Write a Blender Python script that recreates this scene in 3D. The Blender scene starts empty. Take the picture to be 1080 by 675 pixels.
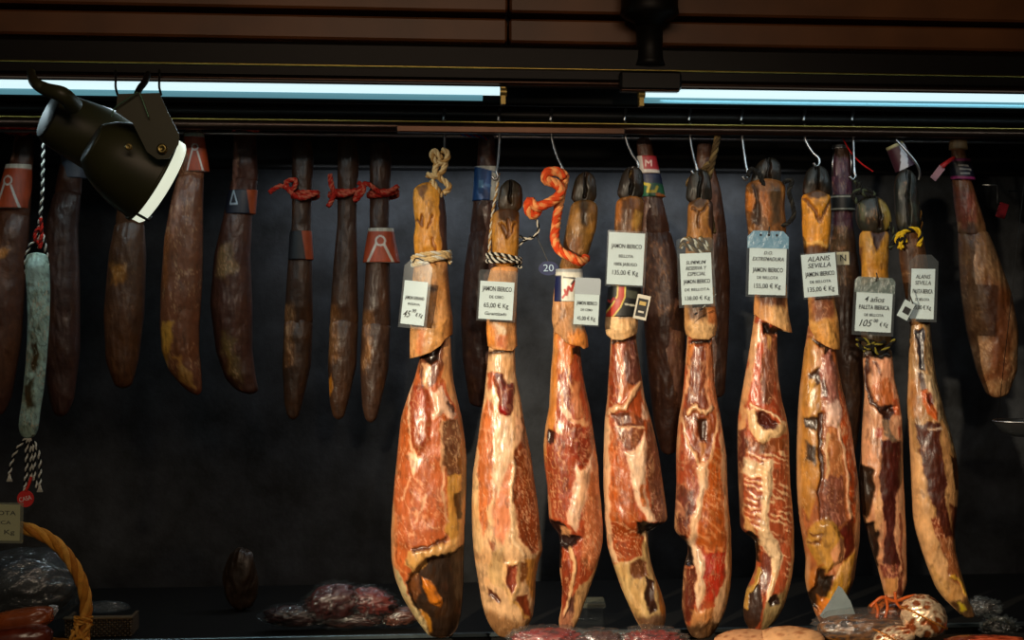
import bpy, math, random
import numpy as np
from mathutils import Vector, Matrix

random.seed(7)
SC = bpy.context.scene
COL = SC.collection
F = 1421.0
CAM = np.array([0.0, -2.5, 1.75])
TH = math.radians(4.8)
DV = np.array([math.cos(TH), math.sin(TH), 0.0])
NV = np.array([-math.sin(TH), math.cos(TH), 0.0])

# ---------------------------------------------------------------- placing
def depth(px, py, v):
    d = np.array([(px - 540) / F, 1.0, (337.5 - py) / F])
    return (v - NV @ CAM) / (NV @ d)
def P(px, py, v=0.0):
    d = np.array([(px - 540) / F, 1.0, (337.5 - py) / F])
    return CAM + d * depth(px, py, v)
def S(u, v, z):
    return u * DV + v * NV + np.array([0, 0, z])
def zat(py, v):
    return P(540, py, v)[2]
def lin(c, g=1.0):
    c = np.array(c[:3], float) / 255.0
    return np.where(c <= 0.04045, c / 12.92, ((c + 0.055) / 1.055) ** 2.4) * g

# ---------------------------------------------------------------- tagging
def tag(o, label=None, cat=None, group=None, kind=None):
    if label: o['label'] = label
    if cat: o['category'] = cat
    if group: o['group'] = group
    if kind: o['kind'] = kind
    return o
def empty(name, loc, label, cat, group=None):
    o = bpy.data.objects.new(name, None)
    o.empty_display_size = 0.05
    COL.objects.link(o)
    o.location = [float(a) for a in loc]
    return tag(o, label, cat, group)

# ---------------------------------------------------------------- noise
_rng = np.random.RandomState(11)
_LAT = _rng.rand(256, 256)
def vnoise(x, y, seed=0):
    x = np.asarray(x, float) + seed * 17.31; y = np.asarray(y, float) + seed * 9.77
    xi = np.floor(x).astype(int); yi = np.floor(y).astype(int)
    fx = x - xi; fy = y - yi
    fx = fx * fx * (3 - 2 * fx); fy = fy * fy * (3 - 2 * fy)
    a = _LAT[xi & 255, yi & 255]; b = _LAT[(xi + 1) & 255, yi & 255]
    c = _LAT[xi & 255, (yi + 1) & 255]; d = _LAT[(xi + 1) & 255, (yi + 1) & 255]
    return (a * (1 - fx) + b * fx) * (1 - fy) + (c * (1 - fx) + d * fx) * fy
def fbm(x, y, seed=0, o=3):
    r = 0; a = 0.5; t = 0
    for k in range(o):
        r = r + a * vnoise(x, y, seed + k * 3); t += a
        x = x * 2.03; y = y * 2.03; a *= 0.5
    return r / t
def sstep(a, b, x):
    t = np.clip((x - a) / (b - a), 0, 1)
    return t * t * (3 - 2 * t)

# ---------------------------------------------------------------- materials
MATS = {}
def _pr(name):
    m = bpy.data.materials.new(name); m.use_nodes = True
    return m, m.node_tree, m.node_tree.nodes['Principled BSDF']
def plain(name, c, rough=0.5, metal=0.0, var=0.12, scale=40, bump=0.0, spec=0.5, coat=0.0):
    if name in MATS: return MATS[name]
    m, t, b = _pr(name)
    c = lin(c)
    tc = t.nodes.new('ShaderNodeTexCoord')
    n = t.nodes.new('ShaderNodeTexNoise'); n.inputs['Scale'].default_value = scale; n.inputs['Detail'].default_value = 5
    t.links.new(tc.outputs['Object'], n.inputs['Vector'])
    r = t.nodes.new('ShaderNodeValToRGB')
    r.color_ramp.elements[0].position = 0.3; r.color_ramp.elements[1].position = 0.7
    r.color_ramp.elements[0].color = (*[float(x) * (1 - var) for x in c], 1)
    r.color_ramp.elements[1].color = (*[min(1, float(x) * (1 + var)) for x in c], 1)
    t.links.new(n.outputs['Fac'], r.inputs['Fac']); t.links.new(r.outputs['Color'], b.inputs['Base Color'])
    b.inputs['Roughness'].default_value = rough; b.inputs['Metallic'].default_value = metal
    b.inputs['Specular IOR Level'].default_value = spec
    b.inputs['Coat Weight'].default_value = coat
    if bump:
        bp = t.nodes.new('ShaderNodeBump'); bp.inputs['Strength'].default_value = bump; bp.inputs['Distance'].default_value = 0.003
        t.links.new(n.outputs['Fac'], bp.inputs['Height']); t.links.new(bp.outputs['Normal'], b.inputs['Normal'])
    MATS[name] = m
    return m
def painted(name, rough=0.4, coat=0.0, bump=0.25, scale=220, spec=0.5, var=0.15, stretch=1.0, metal=0.0):
    """colour from the mesh's own attribute of pigment and painted shade, with fine procedural grain"""
    if name in MATS: return MATS[name]
    m, t, b = _pr(name)
    at = t.nodes.new('ShaderNodeAttribute'); at.attribute_name = 'Col'
    tc = t.nodes.new('ShaderNodeTexCoord')
    mp = t.nodes.new('ShaderNodeMapping'); mp.inputs['Scale'].default_value = (1, 1, stretch)
    t.links.new(tc.outputs['Object'], mp.inputs['Vector'])
    n = t.nodes.new('ShaderNodeTexNoise'); n.inputs['Scale'].default_value = scale; n.inputs['Detail'].default_value = 6
    t.links.new(mp.outputs['Vector'], n.inputs['Vector'])
    mr = t.nodes.new('ShaderNodeMapRange')
    mr.inputs['From Min'].default_value = 0.3; mr.inputs['From Max'].default_value = 0.7
    mr.inputs['To Min'].default_value = 1 - var; mr.inputs['To Max'].default_value = 1 + var
    t.links.new(n.outputs['Fac'], mr.inputs['Value'])
    mx = t.nodes.new('ShaderNodeVectorMath'); mx.operation = 'SCALE'
    t.links.new(at.outputs['Color'], mx.inputs[0]); t.links.new(mr.outputs['Result'], mx.inputs['Scale'])
    t.links.new(mx.outputs[0], b.inputs['Base Color'])
    b.inputs['Roughness'].default_value = rough; b.inputs['Coat Weight'].default_value = coat
    b.inputs['Coat Roughness'].default_value = 0.25
    b.inputs['Metallic'].default_value = metal
    b.inputs['Specular IOR Level'].default_value = spec
    rr = t.nodes.new('ShaderNodeMapRange')
    rr.inputs['To Min'].default_value = rough - 0.12; rr.inputs['To Max'].default_value = rough + 0.2
    n2 = t.nodes.new('ShaderNodeTexNoise'); n2.inputs['Scale'].default_value = scale * 0.25
    t.links.new(tc.outputs['Object'], n2.inputs['Vector']); t.links.new(n2.outputs['Fac'], rr.inputs['Value'])
    t.links.new(rr.outputs['Result'], b.inputs['Roughness'])
    bp = t.nodes.new('ShaderNodeBump'); bp.inputs['Strength'].default_value = bump; bp.inputs['Distance'].default_value = 0.002
    t.links.new(n.outputs['Fac'], bp.inputs['Height']); t.links.new(bp.outputs['Normal'], b.inputs['Normal'])
    MATS[name] = m
    return m
def plastic(name, tint=(225, 235, 240), haze=0.12, gloss=0.16, rough=0.12, bump=0.0, scale=60):
    if name in MATS: return MATS[name]
    m = bpy.data.materials.new(name); m.use_nodes = True
    t = m.node_tree; t.nodes.clear()
    out = t.nodes.new('ShaderNodeOutputMaterial')
    tr = t.nodes.new('ShaderNodeBsdfTransparent'); gl = t.nodes.new('ShaderNodeBsdfGlossy'); df = t.nodes.new('ShaderNodeBsdfDiffuse')
    tr.inputs['Color'].default_value = (0.93, 0.95, 0.95, 1)
    c = lin(tint); df.inputs['Color'].default_value = (*[float(x) for x in c], 1)
    gl.inputs['Roughness'].default_value = rough
    a = t.nodes.new('ShaderNodeMixShader'); b = t.nodes.new('ShaderNodeMixShader')
    a.inputs['Fac'].default_value = haze; b.inputs['Fac'].default_value = gloss
    t.links.new(tr.outputs[0], a.inputs[1]); t.links.new(df.outputs[0], a.inputs[2])
    t.links.new(a.outputs[0], b.inputs[1]); t.links.new(gl.outputs[0], b.inputs[2])
    t.links.new(b.outputs[0], out.inputs['Surface'])
    tc = t.nodes.new('ShaderNodeTexCoord'); n = t.nodes.new('ShaderNodeTexNoise')
    n.inputs['Scale'].default_value = scale; n.inputs['Detail'].default_value = 4; n.inputs['Distortion'].default_value = 1.5
    t.links.new(tc.outputs['Object'], n.inputs['Vector'])
    bp = t.nodes.new('ShaderNodeBump'); bp.inputs['Strength'].default_value = bump; bp.inputs['Distance'].default_value = 0.004
    t.links.new(n.outputs['Fac'], bp.inputs['Height'])
    for k in (gl, df): t.links.new(bp.outputs['Normal'], k.inputs['Normal'])
    MATS[name] = m
    return m
def glow(name, c, s):
    if name in MATS: return MATS[name]
    m, t, b = _pr(name)
    c = lin(c)
    b.inputs['Base Color'].default_value = (*[float(x) * 0.5 for x in c], 1)
    b.inputs['Emission Color'].default_value = (*[float(x) for x in c], 1)
    b.inputs['Emission Strength'].default_value = s
    MATS[name] = m
    return m

M_MEAT = painted('cured_meat', rough=0.34, coat=0.35, bump=0.6, scale=160, stretch=0.35)
M_SKIN = painted('ham_rind', rough=0.5, coat=0.08, bump=0.3, scale=150, spec=0.4)
M_HOOF = painted('hoof_horn', rough=0.45, coat=0.1, bump=0.5, scale=90, stretch=0.3)
M_OLD = painted('aged_ham_crust', rough=0.42, coat=0.15, bump=0.6, scale=110, spec=0.45)
M_ROPE = painted('twine', rough=0.85, bump=0.4, scale=500, stretch=1.0, spec=0.2)
M_INK = plain('printing_ink', (22, 22, 26), 0.7, var=0.05)
M_CARD = plain('white_paper_card', (208, 222, 226), 0.75, var=0.03, spec=0.2)
M_YCARD = plain('yellowish_paper_card', (205, 205, 160), 0.75, var=0.03, spec=0.2)
M_SLEEVE = plastic('clear_plastic_sleeve', haze=0.03, gloss=0.035, rough=0.1)
M_BLUE = plastic('bluish_plastic_sleeve', (150, 185, 205), haze=0.6, gloss=0.1, rough=0.25, bump=0.4)
M_WRAP = plastic('crinkled_clear_wrap', (190, 200, 205), haze=0.04, gloss=0.10, rough=0.14, bump=1.0, scale=55)
M_STEEL = plain('polished_steel', (170, 170, 172), 0.3, metal=1.0, var=0.05)
M_LABEL = painted('printed_label', rough=0.45, bump=0.05, var=0.04)

# ---------------------------------------------------------------- mesh builder
class MB:
    def __init__(s): s.v = []; s.f = []; s.c = []; s.n = 0
    def add(s, v, f, c):
        v = np.asarray(v, float).reshape(-1, 3)
        c = np.asarray(c, float)
        if c.ndim == 1: c = np.tile(c[:3], (len(v), 1))
        s.v.append(v); s.c.append(c)
        s.f += [tuple(int(i) + s.n for i in q) for q in f]
        s.n += len(v); return s
    def grid(s, V, c, close=False, caps=False):
        R, K = V.shape[:2]
        f = []
        kk = K if close else K - 1
        for r in range(R - 1):
            a = r * K
            for k in range(kk):
                k2 = (k + 1) % K
                f.append((a + k, a + k2, a + K + k2, a + K + k))
        if caps:
            f.append(tuple(range(K))[::-1]); f.append(tuple(range((R - 1) * K, R * K)))
        cc = np.asarray(c, float)
        if cc.ndim == 3: cc = cc.reshape(-1, 3)
        return s.add(V.reshape(-1, 3), f, cc)
    def box(s, lo, hi, c, frame=None, bev=0.0):
        lo = np.array(lo, float); hi = np.array(hi, float)
        b = min(bev, *(0.49 * (hi - lo))) if bev else 0
        if not b:
            V = [[(lo, hi)[i][0], (lo, hi)[j][1], (lo, hi)[k][2]] for i in (0, 1) for j in (0, 1) for k in (0, 1)]
            Fc = [(0, 1, 3, 2), (4, 6, 7, 5), (0, 4, 5, 1), (2, 3, 7, 6), (0, 2, 6, 4), (1, 5, 7, 3)]
        else:                       # chamfered box, profile in y,z swept along x
            y0, y1, z0, z1 = lo[1], hi[1], lo[2], hi[2]
            pr = [(y0 + b, z0), (y1 - b, z0), (y1, z0 + b), (y1, z1 - b), (y1 - b, z1), (y0 + b, z1), (y0, z1 - b), (y0, z0 + b)]
            cy, cz = (y0 + y1) / 2, (z0 + z1) / 2
            V = []
            for x, k in ((lo[0], 1), (lo[0] + b, 0), (hi[0] - b, 0), (hi[0], 1)):
                for y, z in pr:
                    if k: y = y + (b if y < cy else -b) * 0.9; z = z + (b if z < cz else -b) * 0.9
                    V.append([x, y, z])
            Fc = []
            for r in range(3):
                for k in range(8):
                    a = r * 8; Fc.append((a + k, a + (k + 1) % 8, a + 8 + (k + 1) % 8, a + 8 + k))
            Fc += [tuple(range(8))[::-1], tuple(range(24, 32))]
        V = np.array(V, float)
        if frame is not None: V = frame(V)
        return s.add(V, Fc, c)
    def tube(s, pts, r, c, seg=10, caps=True):
        pts = np.asarray(pts, float); n = len(pts)
        r = np.full(n, r) if np.isscalar(r) else np.asarray(r, float)
        T = np.gradient(pts, axis=0); T /= np.linalg.norm(T, axis=1)[:, None] + 1e-12
        up = np.array([0.13, 0.97, 0.2]); up /= np.linalg.norm(up)
        A = np.zeros_like(pts); a = np.cross(T[0], up); a /= np.linalg.norm(a) + 1e-12
        for i in range(n):
            a = a - T[i] * (a @ T[i]); a /= np.linalg.norm(a) + 1e-12; A[i] = a
        B = np.cross(T, A)
        th = np.linspace(0, 2 * math.pi, seg, endpoint=False)
        V = pts[:, None] + r[:, None, None] * (np.cos(th)[None, :, None] * A[:, None] + np.sin(th)[None, :, None] * B[:, None])
        cc = np.asarray(c, float)
        if cc.ndim == 2: cc = np.repeat(cc[:, None], seg, 1)
        return s.grid(V, cc, close=True, caps=caps)
    def build(s, name, mat, parent=None, origin=None, smooth=True, label=None):
        v = np.concatenate(s.v) if s.v else np.zeros((0, 3)); c = np.concatenate(s.c)
        if origin is not None: v = v - np.asarray(origin)
        me = bpy.data.meshes.new(name)
        me.from_pydata(v.tolist(), [], s.f)
        at = me.color_attributes.new('Col', 'FLOAT_COLOR', 'POINT')
        at.data.foreach_set('color', np.concatenate([c, np.ones((len(c), 1))], 1).astype(np.float32).ravel())
        if smooth: me.polygons.foreach_set('use_smooth', [True] * len(me.polygons))
        me.materials.append(mat); me.update()
        o = bpy.data.objects.new(name, me); COL.objects.link(o)
        if parent: o.parent = parent
        if label: o['label'] = label
        return o
def alone(mb, name, mat, origin, label, cat, group=None, smooth=True):
    o = mb.build(name, mat, None, origin, smooth); o.location = [float(a) for a in origin]
    return tag(o, label, cat, group)

def smooth_path(pts, per=8):
    pts = np.asarray(pts, float); n = len(pts); out = []
    for i in range(n - 1):
        p0 = pts[max(i - 1, 0)]; p1 = pts[i]; p2 = pts[i + 1]; p3 = pts[min(i + 2, n - 1)]
        for k in range(per):
            t = k / per
            out.append(0.5 * ((2 * p1) + (-p0 + p2) * t + (2 * p0 - 5 * p1 + 4 * p2 - p3) * t * t + (-p0 + 3 * p1 - 3 * p2 + p3) * t ** 3))
    out.append(pts[-1]); return np.array(out)
def resample(p, step):
    d = np.r_[0, np.cumsum(np.linalg.norm(np.diff(p, axis=0), axis=1))]
    n = max(3, int(d[-1] / step) + 1); t = np.linspace(0, d[-1], n)
    return np.stack([np.interp(t, d, p[:, k]) for k in range(3)], 1)
def rope(mb, pts, r, cols, strands=3, pitch=None, fuzz=0.12, per=8, step=None):
    """twisted strands wound round a smooth path"""
    p = resample(smooth_path(pts, per), step or r * 0.5)
    pitch = pitch or r * 7
    T = np.gradient(p, axis=0); T /= np.linalg.norm(T, axis=1)[:, None] + 1e-12
    a = np.cross(T[0], [0.1, 0.95, 0.3]); A = []
    for i in range(len(p)):
        a = a - T[i] * (a @ T[i]); a = a / (np.linalg.norm(a) + 1e-12); A.append(a)
    A = np.array(A); B = np.cross(T, A)
    d = np.r_[0, np.cumsum(np.linalg.norm(np.diff(p, axis=0), axis=1))]
    for k in range(strands):
        ph = 2 * math.pi * (d / pitch + k / strands)
        q = p + 0.5 * r * (np.cos(ph)[:, None] * A + np.sin(ph)[:, None] * B)
        cl = cols[k % len(cols)]; fk = None
        if isinstance(cl, tuple): cl, fk = cl
        c = np.asarray(cl, float)[None]
        if fk is not None:
            m = sstep(.52, .60, vnoise(d / (r * 1.1), np.full(len(d), k * 5.7), k + 4))[:, None]
            c = c * (1 - m) + np.asarray(fk)[None] * m
        cc = c * (1 + fuzz * (vnoise(d * 900, np.full(len(d), k * 3.3), k)[:, None] * 2 - 1))
        mb.tube(q, r * 0.56, cc, seg=7)
    return mb

# ---------------------------------------------------------------- painting
def polymask(X, Y, poly, f):
    poly = np.asarray(poly, float); n = len(poly)
    D = np.full(X.shape, 1e9); ins = np.zeros(X.shape, bool)
    for i in range(n):
        x1, y1 = poly[i]; x2, y2 = poly[(i + 1) % n]
        dx, dy = x2 - x1, y2 - y1; L = dx * dx + dy * dy + 1e-9
        t = np.clip(((X - x1) * dx + (Y - y1) * dy) / L, 0, 1)
        D = np.minimum(D, (X - x1 - t * dx) ** 2 + (Y - y1 - t * dy) ** 2)
        cr = (y1 > Y) != (y2 > Y)
        xx = (x2 - x1) * (Y - y1) / ((y2 - y1) if abs(y2 - y1) > 1e-9 else 1e-9) + x1
        ins ^= cr & (X < xx)
    sd = np.sqrt(D) * np.where(ins, 1, -1)
    return sstep(-f, f, sd), sd
def linemask(X, Y, pts, w, f):
    D = np.full(X.shape, 1e9)
    for (x1, y1), (x2, y2) in zip(pts[:-1], pts[1:]):
        dx, dy = x2 - x1, y2 - y1; L = dx * dx + dy * dy + 1e-9
        t = np.clip(((X - x1) * dx + (Y - y1) * dy) / L, 0, 1)
        D = np.minimum(D, (X - x1 - t * dx) ** 2 + (Y - y1 - t * dy) ** 2)
    return 1 - sstep(w / 2 - f * 0.5, w / 2 + f, np.sqrt(D))

FAT = (233, 190, 158); RED = (190, 66, 38); DRK = (52, 30, 20); YEL = (196, 136, 58); TAN = (205, 155, 108)
def apply_strokes(X, Y, base, strokes, seed, warp=2.0):
    """pigment, painted shade and relief of one surface, laid out on its own unrolled front"""
    wx = X + warp * (fbm(X / 11, Y / 14, seed, 3) - 0.5) * 3.0 + warp * .5 * (fbm(X / 3.2, Y / 4.5, seed + 2, 2) - .5) * 1.6
    wy = Y + warp * (fbm(X / 11, Y / 11, seed + 5, 3) - 0.5) * 4.0 + warp * .5 * (fbm(X / 3.2, Y / 5, seed + 6, 2) - .5) * 3
    C = np.tile(lin(base), X.shape + (1,)).astype(float)
    H = np.zeros(X.shape)
    lum = np.ones(X.shape)
    for s in strokes:
        k = s[0]
        o = s[-1] if isinstance(s[-1], dict) else {}
        f = o.get('f', 1.3)
        if k == 'P':
            m, sd = polymask(wx, wy, s[1], f)
            H += o.get('h', 0) * sstep(-1, o.get('hf', 5), sd)
        else:
            m = linemask(wx, wy, s[1], s[2], f)
            H += o.get('h', 0) * m
        c = s[2] if k == 'P' else s[3]
        cc = lin(c)
        if 'vein' in o:                           # pale marbling through lean meat
            ang = o.get('ang', 1.45); fr = o.get('fr', 5.0)
            u = wx * math.cos(ang) + wy * math.sin(ang); w = -wx * math.sin(ang) + wy * math.cos(ang)
            q = vnoise(u / (fr * 4), w / fr, seed + 21); q2 = vnoise(u / (fr * 1.7), w / (fr * 0.5), seed + 33)
            vv = sstep(0.06, 0.0, np.abs(q - 0.5)) * 0.8 + sstep(0.68, 0.9, q2) * 0.5
            vv = np.clip(vv * o['vein'], 0, 1)
            cc = cc * (1 - vv[..., None]) + lin(o.get('vc', (228, 165, 125))) * vv[..., None]
        if 'stripe' in o:
            ang = o.get('ang', 0.3); fr = o.get('fr', 6.0)
            u = wx * math.cos(ang) + wy * math.sin(ang); w = -wx * math.sin(ang) + wy * math.cos(ang)
            w = w + 2.5 * (vnoise(u / 14, w / 14, seed + 3) - 0.5)
            vv = sstep(0.45, 1.0, 0.5 + 0.5 * np.sin(w / fr * 2 * math.pi)) * sstep(0.25, 0.65, vnoise(u / 9, w / 5, seed + 8))
            vv = np.clip(vv * o['stripe'], 0, 1)
            cc = cc * (1 - vv[..., None]) + lin(o.get('vc', (238, 190, 150))) * vv[..., None]
            H += 0.35 * vv * m
        a = m * o.get('a', 1.0)
        C = C * (1 - a[..., None]) + cc * a[..., None]
    g = fbm(X / 2.2, Y / 13, seed + 40, 3)
    g2 = fbm(X / 9, Y / 9, seed + 50, 3)
    C = C * (0.70 + 0.60 * g)[..., None] * (0.74 + 0.52 * g2)[..., None]
    if warp > 0:
        # connective threads, oily yellowing and crust specks that cured meat carries everywhere
        q = fbm(wx / 5.5, wy / 26, seed + 61, 3)
        q3 = vnoise(wx / 3.1 + wy / 9, wy / 8, seed + 63)
        th_ = (sstep(.022, .0, np.abs(q - .5)) * sstep(.45, .6, fbm(X / 17, Y / 30, seed + 66, 2)) * .55)[..., None]
        th_ = np.maximum(th_, (sstep(.07, .0, np.abs(q3 - .5)) * sstep(.42, .62, fbm(X / 12, Y / 18, seed + 68, 2)) * .34)[..., None]) * sstep(.03, .10, C.sum(-1, keepdims=True) / 3)
        C = C * (1 - th_) + lin((226, 176, 132)) * th_
        b_ = (sstep(.50, .74, fbm(X / 13, Y / 22, seed + 71, 4)) * .40)[..., None]
        C = C * (1 - b_) + (C * np.array([.75, .55, .30]) + lin((120, 70, 24)) * .25) * b_
        d_ = (sstep(.64, .76, fbm(X / 4, Y / 9, seed + 81, 3)) * .4)[..., None]
        C = C * (1 - d_) + lin((66, 34, 20)) * d_
    sat = sstep(2.6, 5.0, C[..., :1] / (C[..., 1:2] + 1e-4))
    C = C * np.array([.98, 1.0, .93]) * (1 - sat * np.array([.22, .02, .10]))
    H += 1.5 * (fbm(X / 14, Y / 22, seed + 60, 2) - 0.5) + 0.7 * (fbm(X / 3.5, Y / 10, seed + 70, 2) - 0.5)
    return C, H

def loft(root, name, mat, v, rows, base, strokes=(), seed=0, dk=0.8, back=(90, 55, 30), nf=84, nb=26,
         step=1.35, yb=None, lip=0.0, grow=0.0, doff=0.0, warp=2.0, label=None, pw=0.95, ends=4.0, relief=1.7):
    """closed body from left / right outline rows (y, xl, xr): rounded section, painted front, own back"""
    if name == 'trotter' and ends == 4.0: ends = 9.0
    if name == 'hoof': ends = 9.0
    dim_top = {'trotter': .72, 'hoof': .6}.get(name, 1.0) if v == 0 and root.name not in ('cured_ham', 'cured_ham.006') else 1.0  # darkens most front trotters and hoofs, painting in the dimmer top
    rows = np.array(rows, float)
    y0, y1 = rows[0, 0], rows[-1, 0]
    n = max(8, int((y1 - y0) / step))
    ys = np.linspace(y0, y1, n)
    # smooth interpolation of outline
    def ci(k):
        a = np.interp(ys, rows[:, 0], rows[:, k]); w = max(3, int(7 / step))
        ap = np.pad(a, w, mode='reflect', reflect_type='odd'); ker = np.hanning(2 * w + 1); ker /= ker.sum()
        return np.convolve(ap, ker, 'valid')
    xl = ci(1) - grow; xr = ci(2) + grow
    c = (xl + xr) / 2; w = (xr - xl) / 2
    t = ys - y0; e = ends
    cap = np.sqrt(np.clip(1 - np.clip(1 - t / e, 0, 1) ** 2, 0.0, 1)) if e else 1
    if yb is None and e: cap = cap * np.sqrt(np.clip(1 - np.clip(1 - (y1 - ys) / e, 0, 1) ** 2, 0, 1))
    cap = np.maximum(cap, 0.02)
    w = w * cap
    th = np.r_[np.linspace(math.pi, 0, nf, endpoint=False), np.linspace(0, -math.pi, nb, endpoint=False)]
    cs = np.cos(th); sn = np.sin(th)
    X = c[:, None] + w[:, None] * cs[None]
    if yb is not None:
        yb = np.array(yb, float)
        YB = np.interp(X, yb[:, 0], yb[:, 1])
        Y = y0 + (ys[:, None] - y0) / (y1 - y0) * (YB - y0)
    else:
        Y = np.repeat(ys[:, None], len(th), 1)
    wd = np.minimum(w, np.convolve(np.pad(w, 12, mode='edge'), np.ones(25) / 25, 'valid') * 1.15)
    Z = (wd * dk)[:, None] * (np.sign(sn) * np.abs(sn) ** pw)[None]          # depth towards the viewer
    C, H = apply_strokes(X, Y, base, strokes, seed, warp)
    fr = sstep(0.0, 0.55, sn)[None]
    C = C * dim_top
    if name == 'meat':                     # cut edge of rind and fat along both sides
        ed = sstep(.86, .975, np.abs(cs)[None] + .10 * (fbm(X / 9, Y / 16, seed + 95) - .5))[..., None] * (.15 + .6 * sstep(.4, .6, fbm(X / 20, Y / 30, seed + 97)))[..., None]
        ed = ed * sstep(.025, .09, C.mean(-1, keepdims=True))
        C = C * (1 - ed) + lin((205, 152, 104)) * ed
    H = H * fr * np.minimum(1, w / 8)[:, None] * relief
    Z = Z + H + doff
    bk = sstep(0.12, -0.12, sn)[None, :, None]
    C = C * (1 - bk) + lin(back) * (0.7 + 0.6 * fbm(X / 8, Y / 12, seed + 90))[..., None] * bk
    cx = rows[:, 1:].mean(); cy = (y0 + y1) / 2
    d = depth(cx, cy, v); sc = d / F
    o = P(cx, cy, v)
    W = np.stack([o[0] + (X - cx) * sc, o[1] - Z * sc, o[2] - (Y - cy) * sc], -1)
    mb = MB()
    if lip:
        ctr = W[-1].mean(0)
        in1 = W[-1] + (ctr - W[-1]) * lip * 0.5; in1[:, 2] -= 0.0006
        in2 = W[-1] + (ctr - W[-1]) * lip; in2[:, 2] += 0.004
        W = np.concatenate([W, in1[None], in2[None]])
        edge = lin((214, 170, 122))[None, None] * np.ones((2, len(th), 1))
        C = np.concatenate([C, edge])
    mb.grid(W, C, close=True, caps=True)
    ob = mb.build(name, mat, root, np.array(root.location), label=label)
    if name in ('hoof', 'trotter'):                      # the hoof is a piece of the trotter
        kids = {c.name.split('.')[0]: c for c in root.children}
        if 'hoof' in kids and 'trotter' in kids: kids['hoof'].parent = kids['trotter']
    return ob

def hoof_rows(x0, y0, x1, y1, w):
    """slanting trotter tip from (x0,y0) to (x1,y1)"""
    out = []
    for k in range(7):
        t = k / 6; cx = x0 + (x1 - x0) * t; hw = w * (0.62 + 0.38 * math.sin(min(1, t * 1.2) * math.pi / 2))
        out.append((y0 + (y1 - y0) * t, cx - hw, cx + hw))
    return out

def wrap_ring(mb, cx, cy, rx, v, r, cols, turns=1, tilt=0.0, dk=0.8, jitter=1.2, strands=3, pitch=None):
    """rope turns tied round a shank"""
    d = depth(cx, cy, v) / F; o = P(cx, cy, v)
    n = 22 * turns; pts = []
    for i in range(n + 1):
        a = 2 * math.pi * i / 22
        x = rx * math.cos(a); z = rx * dk * math.sin(a)
        y = tilt * x + (i / n - 0.5) * r * 1.9 * (turns - 1) + jitter * math.sin(a * 1.7 + 1)
        pts.append([o[0] + x * d, o[1] - z * d, o[2] - y * d])
    rope(mb, pts, r * d, cols, strands=strands, per=3, pitch=pitch)
def rope_px(mb, pts, v, r, cols, strands=3, pitch=None, fuzz=0.15):
    W = []
    for p in pts:
        vv = v if len(p) < 3 else v + p[2]
        W.append(P(p[0], p[1], vv))
    d = depth(pts[0][0], pts[0][1], v) / F
    rope(mb, W, r * d, cols, strands=strands, pitch=(pitch * d if pitch else None), fuzz=fuzz)

def band(root, name, v, rows, base, strokes, seed, dk=0.8, label=None, grow=2.0, mat=None):
    """printed paper / foil sleeve round a shank"""
    return loft(root, name, mat or M_LABEL, v, rows, base, strokes, seed, dk=dk, back=base, nf=70, nb=20, step=1.0, ends=0,
                grow=grow, warp=0.0, label=label, relief=0.0, doff=(3.6 if v == 0 else 1.2))

# ---------------------------------------------------------------- lettering
def text_verts(txt, size, bold=0.0, shear=0.0, sx=1.0):
    cu = bpy.data.curves.new('lettering', 'FONT')
    cu.body = txt; cu.size = size; cu.align_x = 'CENTER'; cu.align_y = 'CENTER'
    cu.offset = bold * .35; cu.shear = shear; cu.extrude = 0.0002; cu.resolution_u = 3
    ob = bpy.data.objects.new('lettering', cu); COL.objects.link(ob)
    dg = bpy.context.evaluated_depsgraph_get(); dg.update()
    me = bpy.data.meshes.new_from_object(ob.evaluated_get(dg))
    v = np.array([x.co[:] for x in me.vertices]) if len(me.vertices) else np.zeros((0, 3))
    f = [tuple(p.vertices) for p in me.polygons]
    bpy.data.objects.remove(ob); bpy.data.curves.remove(cu); bpy.data.meshes.remove(me)
    if len(v): v[:, 0] *= sx
    return v, f
def lettering(mb, lines, w, to_world, col=(20, 20, 24)):
    """lines: (text, y from centre, cap height, wanted width, bold, shear)"""
    for (txt, y, h, ww, bold, shear, xo) in lines:
        v, f = text_verts(txt, h * 1.4, bold=bold, shear=shear)
        if not len(v): continue
        sp = v[:, 0].max() - v[:, 0].min()
        v[:, 0] = (v[:, 0] - (v[:, 0].max() + v[:, 0].min()) / 2) * (ww / sp) + xo
        mb.add(to_world(v[:, 0], v[:, 1] + y, v[:, 2]), f, lin(col))

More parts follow.
